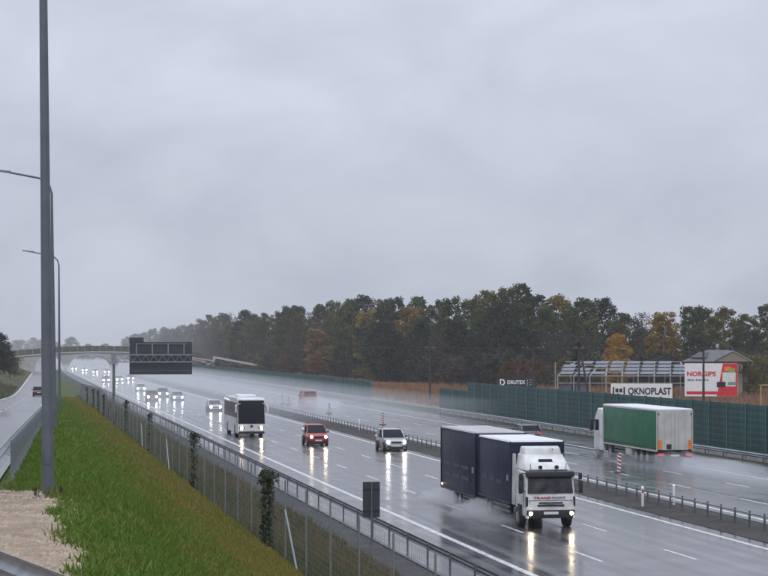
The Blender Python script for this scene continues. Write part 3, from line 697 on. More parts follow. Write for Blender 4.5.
for s in (-1, 1):
    wheel(lor, s*1.08, 1.25, .46, .3, s); wheel(lor, s*1.0, 6.6, .46, .5, s)
    for z in (.52, .75): MB().box(min(s*1.2, s*1.24), max(s*1.2, s*1.24), 2.6, 5.8, z, z+.12).build('side_guard', M['galv_d'], lor)
    MB().box(min(s*.95, s*1.2), max(s*.95, s*1.2), 3.0, 4.1, .45, .95).build('fuel_tank', M['chassis'], lor, bevel=.05)
    MB().tube((s*.85, 6.6, .5), (s*1.25, 6.6, .5), .56, n=18).build('mudguard', M['black'], lor)
# trailer of the lorry, coupled to it
cargo(lor, 9.55, 17.6, .78, 3.92, M['navy'], M['navy_f'], M['roofg'], 1.27, False)
for k in range(3):
    for j in range(2): MB().box(-1.285, -1.272, 11.0+k*2.1, 12.7+k*2.1, 1.45+.55*j, 1.62+.55*j).build('faded_mark', M['pale_mark'], lor)
MB().box(-1.286, -1.273, 9.9, 10.3, 1.9, 2.2).build('small_mark', M['grey_l'], lor)
MB().box(-.45, .45, 8.8, 17.2, .5, .72).build('trailer_chassis', M['chassis'], lor)
for s in (-1, 1):
    for yw in (13.2, 14.2): wheel(lor, s*1.04, yw, .40, .4, s)
    for z in (.35, .55): MB().box(min(s*1.2, s*1.24), max(s*1.2, s*1.24), 10.0, 12.5, z, z+.1).build('side_guard', M['galv_d'], lor)
    MB().box(min(s*1.285, s*1.27), max(s*1.285, s*1.27), 17.3, 17.45, .85, .95).build('side_lamp', M['fog'], lor)
# cab
pr = [(.02, .55), (-.04, .8), (.0, 1.25), (.06, 1.55), (.22, 2.45), (.32, 2.55), (1.95, 2.62), (1.98, .85), (1.75, .85), (1.72, 1.02), (.78, 1.02), (.75, .55)]
MB().exx(pr, -1.14, 1.14).build('cab', M['white'], lor, bevel=.07, seg=3)
MB().hexa([(-1.06, .055, 1.60), (1.06, .055, 1.60), (1.06, .2, 1.60), (-1.06, .2, 1.60)], [(-1.00, .195, 2.34), (1.00, .195, 2.34), (1.00, .4, 2.34), (-1.0, .4, 2.34)]).build('windscreen', M['glass_l'], lor, bevel=.02).location.y = -.045
MB().hexa([(-1.12, -.02, 2.34), (1.12, -.02, 2.34), (1.12, .24, 2.36), (-1.12, .24, 2.36)], [(-1.10, .0, 2.58), (1.10, .0, 2.58), (1.10, .30, 2.60), (-1.10, .30, 2.60)]).build('sun_visor', M['black'], lor, bevel=.03)
fa = MB().hexa([(-1.08, .42, 2.6), (1.08, .42, 2.6), (1.14, 2.05, 2.6), (-1.14, 2.05, 2.6)], [(-.90, 1.25, 3.28), (.90, 1.25, 3.28), (1.02, 2.02, 3.35), (-1.02, 2.02, 3.35)]).build('roof_fairing', M['white'], lor, bevel=.09, seg=3)
MB().hexa([(-.88, 1.28, 3.2), (.88, 1.28, 3.2), (.98, 2.0, 3.2), (-.98, 2.0, 3.2)], [(-.80, 1.42, 3.62), (.80, 1.42, 3.62), (.92, 2.0, 3.66), (-.92, 2.0, 3.66)]).build('air_deflector', M['white'], lor, bevel=.1, seg=3)
MB().hexa([(-.36, .80, 2.90), (.36, .80, 2.90), (.36, .95, 2.86), (-.36, .95, 2.86)], [(-.32, 1.0, 3.10), (.32, 1.0, 3.10), (.32, 1.1, 3.05), (-.32, 1.1, 3.05)]).build('fairing_window', M['glass'], lor, bevel=.02)
disc('deflector_mark', M['black'], lor, .45, 1.385, 3.48, .05)
for x in (-.38, .38):
    o = MB().tube((x, .33, 2.76), (x, .5, 2.76), .09, .08, 12).build('roof_spotlight', M['black'], lor); disc('lens', M['glass_l'], o, x, .325, 2.76, .075)
for x in (-.8, .8): MB().tube((x, .45, 2.66), (x*1.06, .40, 2.92), .018, n=6).build('air_horn', M['galv'], lor)
MB().box(-.9, .9, .36, .40, 2.62, 2.66).build('lamp_bar', M['galv'], lor)
MB().box(-1.12, 1.12, -.07, .5, .48, .86).build('bumper', M['black'], lor, bevel=.05)
MB().box(-.62, .62, -.055, .1, 1.02, 1.10).build('grille_slot', M['black'], lor)
MB().box(-.55, .55, -.055, .1, 1.15, 1.21).build('grille_slot', M['black'], lor)
MB().box(-.34, .34, -.085, -.07, .66, .78).build('number_plate', M['plate'], lor)
tx = text('lettering', 'TRANS', M['red_l'], lor, .80, .10, (-.40, -.012, 1.36), (R(86), 0, 0)); text('lettering', 'PORT', M['grey_l'], lor, .66, .10, (.38, -.012, 1.36), (R(86), 0, 0))
text('badge_lettering', 'IVECO', M['galv'], lor, .36, .055, (0, -.06, 1.105), (R(88), 0, 0))
for s in (-1, 1):
    h = MB().box(min(s*.78, s*1.10), max(s*.78, s*1.10), -.09, .1, .60, .80).build('headlight', M['glass_l'], lor, bevel=.03); disc('lamp', M['head'], h, s*.95, -.10, .70, .085)
    MB().box(min(s*1.13, s*1.15), max(s*1.13, s*1.15), .5, 1.3, 1.62, 2.35).build('door_window', M['glass'], lor)
    MB().box(min(s*1.14, s*1.155), max(s*1.14, s*1.155), .42, .46, .95, 2.4).build('door_seam', M['black'], lor)
    MB().box(min(s*1.05, s*1.15), max(s*1.05, s*1.15), -.02, .12, 1.0, 1.45).build('corner_vent', M['black'], lor, bevel=.02)
    for z in (2.5, 1.68): MB().tube((s*1.10, .25, z), (s*1.40, .0, z), .02, n=6).build('mirror_arm', M['black'], lor)
    MB().box(s*1.40-.09, s*1.40+.09, -.06, .06, 1.60, 2.18).build('mirror', M['black'], lor, bevel=.04); MB().box(s*1.38-.08, s*1.38+.08, -.06, .06, 2.22, 2.52).build('mirror', M['black'], lor, bevel=.04)
    MB().box(min(s*.95, s*1.13), max(s*.95, s*1.13), .55, .95, .35, .50).build('step', M['black'], lor)
    MB().hexa([(s*1.15-.01, 1.98, .95), (s*1.15+.01, 1.98, .95), (s*1.2+.01, 2.4, .95), (s*1.2-.01, 2.4, .95)], [(s*1.12-.01, 1.98, 3.3), (s*1.12+.01, 1.98, 3.3), (s*1.18+.01, 2.3, 3.3), (s*1.18-.01, 2.3, 3.3)]).build('side_deflector', M['white'], lor)
MB().box(-1.02, 1.02, -.012, .03, 1.275, 1.29).build('panel_gap', M['black'], lor)
for s in (-1, 1): MB().box(s*.985-.008, s*.985+.008, -.012, .1, .9, 1.28).build('panel_gap', M['black'], lor)
for s in (-1, 1): MB().box(min(s*1.02, s*1.125), max(s*1.02, s*1.125), -.075, .3, .46, .62).build('bumper_corner', M['white'], lor, bevel=.03)
for x in (-.55, .15): MB().bar((x, -.02, 1.62), (x+.5, .05, 1.95), .02, .02).build('wiper', M['black'], lor)

# green lorry driving away
gl = empty('lorry', (44.4, 131, 0), label='lorry with a green curtain-sided trailer and pale rear doors, driving away', cat='lorry')
cargo(gl, 0, 12.6, 1.12, 3.92, M['green'], M['doorg'], M['roofw'], 1.27)
for s in (-1, 1): MB().box(min(s*.01, s*1.19), max(s*.01, s*1.19), -.045, -.015, 1.16, 3.8).build('rear_door', M['doorg'], gl)
for s in (-1, 1):
    for z in (1.45, 3.55): MB().box(s*1.15-.05, s*1.15+.05, -.07, -.045, z, z+.12).build('door_hinge', M['galv_d'], gl)
    for x in (.25, .75): MB().tube((s*x, -.06, 1.15), (s*x, -.06, 3.8), .016, n=6).build('locking_bar', M['doorg'], gl)
    MB().box(s*1.08-.13, s*1.08+.13, -.085, -.07, 1.2, 1.82).build('orange_board', M['orange'], gl)
    MB().box(s*1.0-.22, s*1.0+.22, -.10, .0, .74, .92).build('tail_light', M['tail'], gl, bevel=.02)
    for yw in (2.3, 3.6, 4.9): wheel(gl, s*1.02, yw, .5, .38, s)
    wheel(gl, s*1.0, 11.0, .5, .5, s); wheel(gl, s*1.05, 14.2, .5, .32, s)
    for z in (.6, .85): MB().box(min(s*1.2, s*1.23), max(s*1.2, s*1.23), 7.4, 10, z, z+.12).build('side_guard', M['galv_d'], gl)
MB().box(-1.24, -.6, 5.9, 7.3, .5, 1.0).build('pallet_box', M['doorg'], gl, bevel=.04)
MB().box(-.6, -.25, -.075, -.06, 1.22, 1.55).build('dark_plate', M['black'], gl)
MB().box(-1.2, 1.2, -.06, .1, .62, .98).build('rear_bumper', M['black'], gl)
MB().box(-.3, .3, -.115, -.10, .72, .84).build('number_plate', M['plate'], gl)
MB().box(-.5, .5, .1, 14, .72, 1.05).build('chassis', M['chassis'], gl)
pr = [(15.25, .45), (15.35, .9), (15.25, 1.9), (15.05, 2.9), (14.3, 3.62), (13.25, 3.55), (13.1, 1.05), (13.5, .45)]
MB().exx(pr, -1.22, 1.22).build('cab', M['white'], gl, bevel=.08, seg=3)
for s in (-1, 1):
    MB().box(min(s*1.21, s*1.235), max(s*1.21, s*1.235), 14.0, 14.95, 1.95, 2.75).build('door_window', M['glass'], gl)
    MB().box(s*1.48-.12, s*1.48+.12, 14.95, 15.15, 1.9, 2.75).build('mirror', M['black'], gl, bevel=.05)
    for z in (2.65, 2.0): MB().tube((s*1.2, 14.9, z), (s*1.5, 15.05, z), .025, n=6).build('mirror_arm', M['black'], gl)
    MB().box(min(s*1.1, s*1.25), max(s*1.1, s*1.25), 12.6, 13.6, .5, 1.1).build('side_fairing', M['white'], gl)
MB().box(-1.1, 1.1, 14.95, 15.12, 2.0, 2.8).build('windscreen', M['glass'], gl)

# ---------------------------------------------------------------- roadside boards, frame building, house, poles
def board(name, x, y, z0, wd, h, mat, label, rz, legs=2):
    t = empty(name, (x, y, 0), rz, label=label, cat='billboard')
    MB().box(-wd/2, wd/2, -.06, .06, z0, z0+h).build('board', mat, t)
    for k in range(legs):
        xx = -wd/2+wd*(k+.5)/legs; MB().tube((xx, .12, -.3), (xx, .12, z0+h-.1), .07, n=8).build('leg', M['galv_d'], t)
    return t
FX = R(90)
def cam_xy(px, Z):
    s = 2000/Z; X = (px-384)/s; th = R(10.4536); return X*math.cos(th)+Z*math.sin(th), Z*math.cos(th)-X*math.sin(th)
rzb = R(-16)
x, y = cam_xy(641.5, 262)
t = board('billboard', x, y, 1.45, 8.0, 1.95, M['bb_white'], 'long white billboard with bold black lettering behind the noise barrier', rzb, 3)
text('lettering', 'OKNOPLAST', M['letter'], t, 5.6, .95, (1.05, -.075, 1.95), (FX, 0, 0))
for k, (a, b) in enumerate(((-3.75, -3.55), (-3.4, -3.0), (-2.9, -2.5), (-2.35, -2.15))): MB().box(a, b, -.08, -.065, 2.25 if k in (1, 2) else 2.0, 2.75 if k in (1, 2) else 2.95).build('logo_bar', M['letter'], t)
x, y = cam_xy(711, 264)
t = board('billboard', x, y, 1.7, 6.9, 4.35, M['bb_white'], 'tall white and red billboard with red lettering in front of the house', rzb, 3)
text('lettering', 'NORGIPS', M['bb_red'], t, 3.8, .62, (-1.25, -.075, 4.35), (FX, 0, 0)); 
for k, (a, b) in enumerate(((-3.1, -2.65), (-2.58, -2.2), (-2.0, -1.75), (-1.68, -1.2), (-1.12, -.7), (-.62, -.35))): MB().box(a, b, -.075, -.064, 3.72, 3.94 if k % 2 else 4.0).build('small_print', M['grey_l'], t)
MB().box(-3.2, 1.1, -.075, -.062, 1.95, 2.35).build('red_band', M['bb_red'], t); MB().hexa([(.75, -.072, 1.72), (3.43, -.072, 1.72), (3.43, -.062, 1.72), (.75, -.062, 1.72)], [(1.55, -.072, 6.03), (3.43, -.072, 6.03), (3.43, -.062, 6.03), (1.55, -.062, 6.03)]).build('red_panel', M['bb_red'], t)
MB().box(1.75, 2.6, -.085, -.073, 5.0, 5.6).build('orange_patch', M['bb_org'], t); MB().box(2.3, 3.1, -.090, -.078, 4.9, 5.35).build('green_patch', M['bb_green'], t)
MB().box(1.5, 3.2, -.084, -.0735, 3.0, 4.85).build('pale_patch', M['bb_pale'], t); MB().box(.75, 1.9, -.10, -.085, 2.9, 3.6).build('dark_patch', M['letter'], t); MB().box(2.2, 3.3, -.10, -.086, 3.2, 3.6).build('dark_patch', M['grey_l'], t)
x, y = cam_xy(517, 288)
t = board('billboard', x, y, 2.2, 5.5, 1.95, M['bb_black'], 'small black billboard with white lettering above the noise barrier', R(-10), 2)
text('lettering', 'DRUTEX', M['bb_white'], t, 2.6, .55, (-.1, -.075, 2.85), (FX, 0, 0)); text('emblem', 'D', M['bb_white'], t, .75, .95, (-2.1, -.075, 2.65), (FX, 0, 0))
MB().box(1.45, 1.5, -.08, -.065, 2.6, 3.6).build('divider', M['bb_white'], t)
for z in (2.7, 3.05, 3.4): MB().box(1.7, 2.5, -.08, -.065, z, z+.14).build('text_line', M['grey_l'], t)
# open steel frame hall
x, y = cam_xy(622, 312)
t = empty('frame_hall', (x, y, 0), R(-13), label='open pale steel frame of a hall with a slanting panelled roof, behind the white billboard', cat='shed')
nb_ = 8; W_ = 20.0; D_ = 9.
for k in range(nb_+1):
    xx = -W_/2+W_*k/nb_
    MB().box(xx-.09, xx+.09, -.09, .09, -.2, 3.6).build('front_post', M['frame'], t); MB().box(xx-.09, xx+.09, D_-.09, D_+.09, -.2, 5.7).build('rear_post', M['frame'], t)
    xr = xx+(3.2*(1-k/nb_) if k < 3 else .9); MB().bar((xx, 0, 3.62), (min(xr, W_/2), D_, 5.75), .20, .22).build('rafter', M['frame'], t)
for j in range(5):
    u = j/4; MB().bar((-W_/2+1.6*u, D_*u, 3.7+2.13*u), (W_/2, D_*u, 3.7+2.13*u), .16, .16).build('purlin', M['frame'], t)
for j in range(4):
    for k in range(nb_):
        if (j+k) % 7 == 3: continue
        u0, u1 = (j+.18)/4, (j+.86)/4; a = -W_/2+W_*k/nb_+.25+1.3*u0; b = a+W_/nb_-.5
        MB().hexa([(a, D_*u0, 3.85+2.13*u0), (b, D_*u0, 3.85+2.13*u0), (b+.4, D_*u1, 3.85+2.13*u1), (a+.4, D_*u1, 3.85+2.13*u1)], [(a, D_*u0, 3.89+2.13*u0), (b, D_*u0, 3.89+2.13*u0), (b+.4, D_*u1, 3.89+2.13*u1), (a+.4, D_*u1, 3.89+2.13*u1)]).build('roof_panel', M['pane'], t)
MB().box(-W_/2, W_/2, -.1, .1, 2.5, 2.62).build('wall_rail', M['frame'], t)
for k in (0, 1, 4, 6): xx = -W_/2+W_*k/nb_; MB().box(xx+.3, xx+W_/nb_-.3, .3, .36, 0, 2.4).build('wall_panel', M['pane'], t)
# house
x, y = cam_xy(717, 335)
t = empty('house', (x, y, 0), R(-20), label='beige house with a low grey hipped roof behind the tall billboard', cat='house')
MB().box(-5.2, 5.0, 0, 9, -.2, 5.75).build('wall', M['wall'], t); MB().box(1.0, 4.2, -1.2, .02, -.2, 5.75).build('bay_wall', M['wall'], t)
MB().hexa([(-5.9, -.6, 5.76), (5.7, -.6, 5.76), (5.7, 9.6, 5.76), (-5.9, 9.6, 5.76)], [(-1.6, 4.3, 7.7), (2.0, 4.3, 7.7), (2.0, 4.7, 7.7), (-1.6, 4.7, 7.7)]).build('roof', M['tiles'], t)
MB().add([(-.4, -1.8, 5.77), (5.6, -1.8, 5.77), (2.6, -1.8, 7.35), (2.6, 4.4, 7.5), (-.4, .4, 5.9), (5.6, .4, 5.9)], [(0, 1, 2), (0, 2, 3, 4), (1, 5, 3, 2), (0, 4, 5, 1)]).build('porch_gable', M['wall'], t)
MB().add([(-.7, -1.95, 5.70), (2.6, -1.95, 7.5), (2.6, 4.4, 7.68), (-.7, .4, 5.83), (5.9, -1.95, 5.70), (5.9, .4, 5.83)], [(0, 1, 2, 3), (1, 4, 5, 2)]).build('porch_roof', M['tiles'], t)
MB().hexa([(-4.5, .5, 6.35), (-1.9, .5, 6.35), (-1.4, 3.2, 7.3), (-3.0, 3.2, 7.3)], [(-4.5, .45, 6.45), (-1.9, .45, 6.45), (-1.4, 3.15, 7.4), (-3.0, 3.15, 7.4)]).build('dark_roof_panel', M['slate'], t)
for a, b, yf_ in ((-4.2, -3.2, -.03), (-2.0, -1.0, -.03), (1.4, 1.9, -1.23), (3.2, 3.8, -1.23), (4.4, 4.8, -.03)):
    o = MB().box(a, b, yf_, yf_+.05, 3.7, 5.0).build('window', M['win'], t); MB().box(a-.08, b+.08, yf_-.06, yf_+.02, 3.6, 3.7).build('sill', M['conc_l'], o)
    MB().box((a+b)/2-.03, (a+b)/2+.03, yf_-.02, yf_, 3.7, 5.0).build('frame', M['conc_l'], o)
MB().box(-.2, .3, 5.0, 5.5, 7.2, 8.7).build('chimney', M['conc'], t)
# utility poles
def upole(px, Z, ztop, arm, label, stay=False):
    x, y = cam_xy(px, Z)
    t = empty('utility_pole', (x, y, 0), R(-10), label=label, cat='utility pole', group='timber utility poles behind the barrier')
    MB().tube((0, 0, -.3), (0, 0, ztop), .17, .12, 8).build('pole', M['wood'], t, smooth=True)
    if arm: 
        MB().box(-arm/2, arm/2, -.12, .06, ztop-.22, ztop-.06).build('crossarm', M['wood'], t)
        for xx in (-arm/2+.1, -arm/4, arm/4, arm/2-.1): MB().tube((xx, -.03, ztop-.06), (xx, -.03, ztop+.16), .05, .03, 6).build('insulator', M['galv'], t)
    if stay: MB().tube((.25, 0, ztop-.6), (1.6, 0, -.2), .13, n=8).build('stay_pole', M['wood'], t)
    return Vector((x, y, ztop))
tops = [upole(430, 300, 8.1, 1.6, 'thin utility pole standing in the brown field'), upole(533, 275, 8.1, 3.0, 'utility pole with a crossarm beside the black billboard'),
        upole(579, 262, 8.1, 1.4, 'utility pole with a leaning stay at the left end of the frame hall', True), upole(703.5, 236, 8.15, 3.7, 'dark utility pole with a wide crossarm in front of the red billboard')]
x, y = cam_xy(860, 215); tops.append(Vector((x, y, 8.1))); x, y = cam_xy(250, 420); tops.insert(0, Vector((x, y, 8.4)))
for k, off in enumerate((-.5, .5)):
    m = MB()
    for a, b in zip(tops, tops[1:]):
        prev = None
        for q in range(9):
            u = q/8; p = a.lerp(b, u)+Vector((off*.5, off, .12-2.2*u*(1-u)*.35)); 
            if prev is not None: m.tube(prev, p, .014, n=3)
            prev = p
    tag(m.build('power_line', M['black']), ['nearer power line strung between the utility poles', 'rear power line strung between the utility poles'][k], 'power line', 'overhead wires')
# timber frame at the right edge
x, y = cam_xy(772, 268); t = empty('timber_frame', (x, y, 0), R(-12), label='pale timber frame in the brown field at the right edge', cat='frame')
for xx in (-1.5, 1.5): MB().box(xx-.1, xx+.1, -.1, .1, -.2, 3.2).build('post', M['timber'], t)
MB().box(-1.7, 1.7, -.1, .1, 3.0, 3.2).build('beam', M['timber'], t)

# ---------------------------------------------------------------- trees
def leaf_quads(cent, size, up=0.):
    n = len(cent); nv = rng.normal(size=(n, 3)); nv /= np.linalg.norm(nv, axis=1)[:, None]; nv[:, 2] = nv[:, 2]*(1-.5*up)+up; nv /= np.linalg.norm(nv, axis=1)[:, None]
    a = np.cross(nv, rng.normal(size=(n, 3))); a /= np.linalg.norm(a, axis=1)[:, None]
    b = np.cross(nv, a); b -= (a*b).sum(1)[:, None]*a; b /= np.linalg.norm(b, axis=1)[:, None]
    s = size*(.6+.8*rng.random((n, 1)))
    co = np.stack([cent-a*s*.5, cent+b*s*.32, cent+a*s*.5, cent-b*s*.32], 1).reshape(-1, 3)
    return co, np.arange(n*4).reshape(-1, 4)
def crown_mesh(name, h, rx, base, n, shape, size, clumps=26, cr=(.22, .18)):
    """leaf clumps hung on an uneven envelope; unit = metres, trunk foot at the origin"""
    pts = []
    for k in range(clumps):
        u = (k+rng.random())/clumps; z = base+(h-base)*(.04+.90*u)
        if shape == 'round': env = rx*math.sqrt(max(.05, 1-(2*(u-.42))**2*.74))
        elif shape == 'cone': env = rx*(1.02-u)**.85
        elif shape == 'tall': env = rx*(.55+.45*math.sin(math.pi*min(1, u*1.05)))
        else: env = rx*(.7+.5*rng.random())
        a = rng.random()*2*math.pi; rr_ = env*(.15+.78*rng.random()**.6)
        c = np.array([rr_*math.cos(a), rr_*math.sin(a), z])
        rad = rx*(cr[0]+cr[1]*rng.random())*(1-.45*u if shape == 'cone' else 1-.15*u)
        q = rng.normal(size=(n//clumps, 3)); q /= np.linalg.norm(q, axis=1)[:, None]
        q *= rad*(rng.random((len(q), 1))**.42); q[:, 2] *= .72
        pts.append(c+q)
    co, f = leaf_quads(np.concatenate(pts), size, .75)
    return npmesh(name, co, f, M['leaf'], 4)
def trunk_mesh(name, h, base, rx, mat, limbs=9):
    m = MB(); r0 = .016*h+.06; pr_ = None; z = 0; p = Vector((0, 0, -.3))
    for k in range(6):
        q = Vector((random.uniform(-.2, .2)*k*.3, random.uniform(-.2, .2)*k*.3, h*.92*(k+1)/6)); m.tube(p, q, r0*(1-k/6.6), r0*(1-(k+1)/6.6), 6); p = q
    for k in range(limbs):
        z = base+(h*.8-base)*k/limbs; a = random.uniform(0, 6.28); l = rx*random.uniform(.5, .95)
        e = Vector((l*math.cos(a), l*math.sin(a), z+l*random.uniform(.4, 1.0))); m.tube((0, 0, z), e, r0*.38, .02, 5)
        b = e*.6+Vector((0, 0, z*.4)); m.tube(b, b+Vector((random.uniform(-1, 1), random.uniform(-1, 1), random.uniform(.6, 1.6))), r0*.2, .015, 4)
    me = m.build(name, mat); d = me.data; bpy.data.objects.remove(me); return d
protos = {'round': [], 'tall': [], 'cone': [], 'bare': [], 'bush': []}
for k in range(6): protos['round'].append((crown_mesh('crown_leaves', 18, 5.4, 1.6, 7200, 'round', .50, 120, (.17, .15)), trunk_mesh('trunk_wood', 17, 3.0, 4.8, M['bark']), 18, 5.4))
for k in range(5): protos['tall'].append((crown_mesh('crown_leaves', 20, 3.9, 2.2, 6600, 'tall', .48, 120, (.19, .17)), trunk_mesh('trunk_wood', 19, 3.5, 3.4, M['birch'] if k % 2 else M['bark']), 20, 3.9))
for k in range(2): protos['cone'].append((crown_mesh('crown_leaves', 15, 3.2, .5, 3600, 'cone', .5, 70), trunk_mesh('trunk_wood', 14.5, 1.0, 2.2, M['bark'], 14), 15, 3.2))
for k in range(4): protos['bare'].append((crown_mesh('crown_leaves', 15, 4.0, 2, 2400, 'round', .32, 80), trunk_mesh('trunk_wood', 15.5, 2.0, 3.8, M['birch'] if k == 0 else M['bark'], 24), 15, 4.0))
for k in range(4): protos['bush'].append((crown_mesh('crown_leaves', 5, 3.0, .1, 2200, 'bush', .34, 34), trunk_mesh('trunk_wood', 4.6, .4, 2.2, M['bark'], 12), 5, 3.0))
PAL = {'green': (.060, .076, .015), 'dark': (.024, .036, .015), 'olive': (.100, .094, .015), 'yellow': (.21, .15, .015), 'gold': (.32, .19, .014), 'amber': (.21, .12, .045), 'rust': (.115, .060, .020),
       'brown': (.055, .040, .025), 'greybrown': (.050, .043, .036), 'pine': (.013, .022, .017), 'red': (.10, .038, .026)}
def tree(kind, px, Z, top, col, label, group, wide=1., name='tree', z0=0.):
    x, y = cam_xy(px, Z); cm, tm, h, rx = random.choice(protos[kind]); s = (top-z0)/h
    t = empty(name, (x, y, z0), random.uniform(0, 6.28), label=label, cat='shrub' if name == 'shrub' else 'tree', group=group)
    sw = s**.6*wide
    for nm, me in (('trunk', tm), ('crown', cm)):
        o = bpy.data.objects.new(nm, me); C.objects.link(o); o.parent = t; o.scale = (sw, sw, s)
        c = PAL[col]; j = random.uniform(.75, 1.3); o.color = (c[0]*j*random.uniform(.9, 1.15), c[1]*j, c[2]*j, 1)
    return t
SIL = [(130, 334), (140, 332), (160, 327), (190, 322), (205, 315), (240, 311), (270, 309), (300, 304), (330, 301), (350, 295), (400, 292), (425, 297), (440, 296), (465, 297), (490, 287), (520, 285), (535, 293), (570, 291), (600, 294), (613, 299), (624, 310), (636, 318), (648, 318), (675, 314), (690, 306), (720, 302), (745, 309), (768, 306), (860, 306)]
ZL = [(120, 1050), (160, 930), (230, 760), (300, 620), (370, 520), (450, 445), (560, 425), (900, 400)]
def lin(T, x):
    for (a, b), (c, d_) in zip(T, T[1:]):
        if x <= c: return b+(d_-b)*(max(x, a)-a)/(c-a)
    return T[-1][1]
G1, G2 = 'trees of the autumn wood behind the barrier', 'shrubs along the foot of the wood'
WHERE = [(150, 'above the overhead sign'), (200, 'just right of the overhead sign'), (245, 'beyond the pale ramp wall'), (290, 'above the white coach'), (335, 'above the red car'), (372, 'above the far barrier end'),
         (415, 'above the silver car'), (450, 'behind the brown field'), (490, 'above the stepped barrier end'), (540, 'above the black billboard'), (585, 'left of the frame hall'), (635, 'behind the frame hall'), (680, 'between hall and house'), (735, 'behind the house'), (9999, 'near the right edge')]
LOOK = {'green': 'green broadleaf tree', 'dark': 'dark green tree', 'olive': 'olive tree', 'yellow': 'yellowing tree', 'rust': 'rust brown tree', 'brown': 'half bare tree', 'greybrown': 'grey leafless tree'}
ORD = ['leftmost', 'second from left', 'third from left', 'fourth from left', 'fifth from left', 'sixth from left', 'seventh from left', 'eighth from left', 'ninth from left', 'tenth from left', 'eleventh from left', 'twelfth from left']
def settle(items, lab):
    """plant a list of things, each label with its place among the alike ones"""
    by = {}
    for it in sorted(items, key=lambda q: q[1]): by.setdefault(lab(it), []).append(it)
    for k, v in by.items():
        for n_, it in enumerate(v): tree(*it[:5], k if len(v) == 1 else k+', '+ORD[min(n_, 11)], *it[6:])
wood = []
def where(px): return next(t for a, t in WHERE if px < a)
for row, (dz, drop, stepm) in enumerate(((0, (5, 9), 4.6), (14, (2, 5), 4.6), (30, (-1.2, 1.0), 4.4))):
    px = 126.
    while px < 830:
        Z = lin(ZL, px)+dz; s = 2000/Z
        topz = 8.2+(347-lin(SIL, px))/s-random.uniform(*drop)
        left = px < 330
        r_ = random.random()
        if row == 0: kd, cl = random.choice([('bare', 'greybrown'), ('bare', 'brown'), ('round', 'dark'), ('tall', 'green'), ('round', 'green'), ('bare', 'greybrown'), ('tall', 'olive')])
        else: kd, cl = random.choice([('round', 'green'), ('tall', 'green'), ('tall', 'green'), ('tall', 'green'), ('tall', 'olive'), ('round', 'dark'), ('tall', 'dark'), ('tall', 'yellow') if 335 < px < 450 or 540 < px < 615 else ('round', 'green'), ('round', 'yellow') if 335 < px < 430 or 545 < px < 615 else ('tall', 'olive'), ('round', 'olive'), ('bare', 'brown') if left else ('round', 'olive')])
        if 360 < px < 400 and row == 0: kd, cl = 'round', 'dark'
        if 618 < px < 655 and row == 2: topz -= 1.5
        wood.append((kd, px+random.uniform(-3, 3), Z+random.uniform(-6, 6), max(6, topz), cl, row, G1))
        px += stepm*s*random.uniform(.75, 1.3)
settle(wood, lambda q: LOOK[q[4]]+' '+['at the wood edge', 'inside the wood', 'on the skyline'][q[5]]+' '+where(q[1]))
low = []
for px in np.arange(140, 800, 7.5):
    Z = lin(ZL, px)-random.uniform(2, 26); cl = random.choice(['greybrown', 'brown', 'greybrown', 'olive', 'brown', 'rust', 'dark', 'greybrown'])
    low.append(('bush', float(px)+random.uniform(-4, 4), Z, random.uniform(3.6, 7.5), cl, 0, G2, 1.2, 'shrub'))
settle(low, lambda q: {'greybrown': 'grey brown', 'brown': 'brown', 'olive': 'olive', 'rust': 'rust red', 'dark': 'dark green'}[q[4]]+' shrub at the wood foot '+where(q[1]))
# trees that stand out
tree('tall', 317, 535, 13.6, 'amber', 'lone rust brown tree in front of the wood, upper left of the red van', None, 1.25)
tree('round', 385, 470, 14.5, 'dark', 'large dark rounded tree in the middle of the wood edge', None, 1.2)
tree('tall', 664, 420, 16.2, 'gold', 'bright golden tree rising above the house on the right', None, 1.15)
tree('round', 618, 385, 11.0, 'gold', 'golden tree just behind the frame hall', None, .8)
tree('tall', 416, 500, 18.2, 'rust', 'russet tree high in the middle of the wood', None, 1.3)
tree('cone', 578, 330, 9.4, 'pine', 'dark spruce left of the frame hall', None, 1.0)
tree('round', 566, 372, 6.5, 'olive', 'low olive bush tree left of the spruce', None, .9)
tree('round', 508, 325, 6.0, 'rust', 'orange shrub just left of the black billboard', None, .7, 'shrub')
tree('bush', 492, 335, 6.4, 'dark', 'small dark shrub left of the orange shrub', None, .8, 'shrub')
tree('bush', 524, 345, 6.2, 'red', 'reddish shrub above the black billboard', None, 1.1, 'shrub')
tree('bush', 748, 335, 5.2, 'olive', 'shrub beside the right wall of the house', None, .9, 'shrub')
tree('bare', 642, 425, 16.0, 'greybrown', 'bare grey tree left of the bright golden tree', None, 1.0)
ramp_ = [('bush', 214+9*k+random.uniform(-2, 2), 655-4*k, max(1.6, 3.6-.35*k), ['dark', 'greybrown', 'brown'][k % 3], 0, 'shrubs below the ramp wall', 1.5, 'shrub') for k in range(7)]
settle(ramp_, lambda q: 'low shrub below the pale ramp wall')
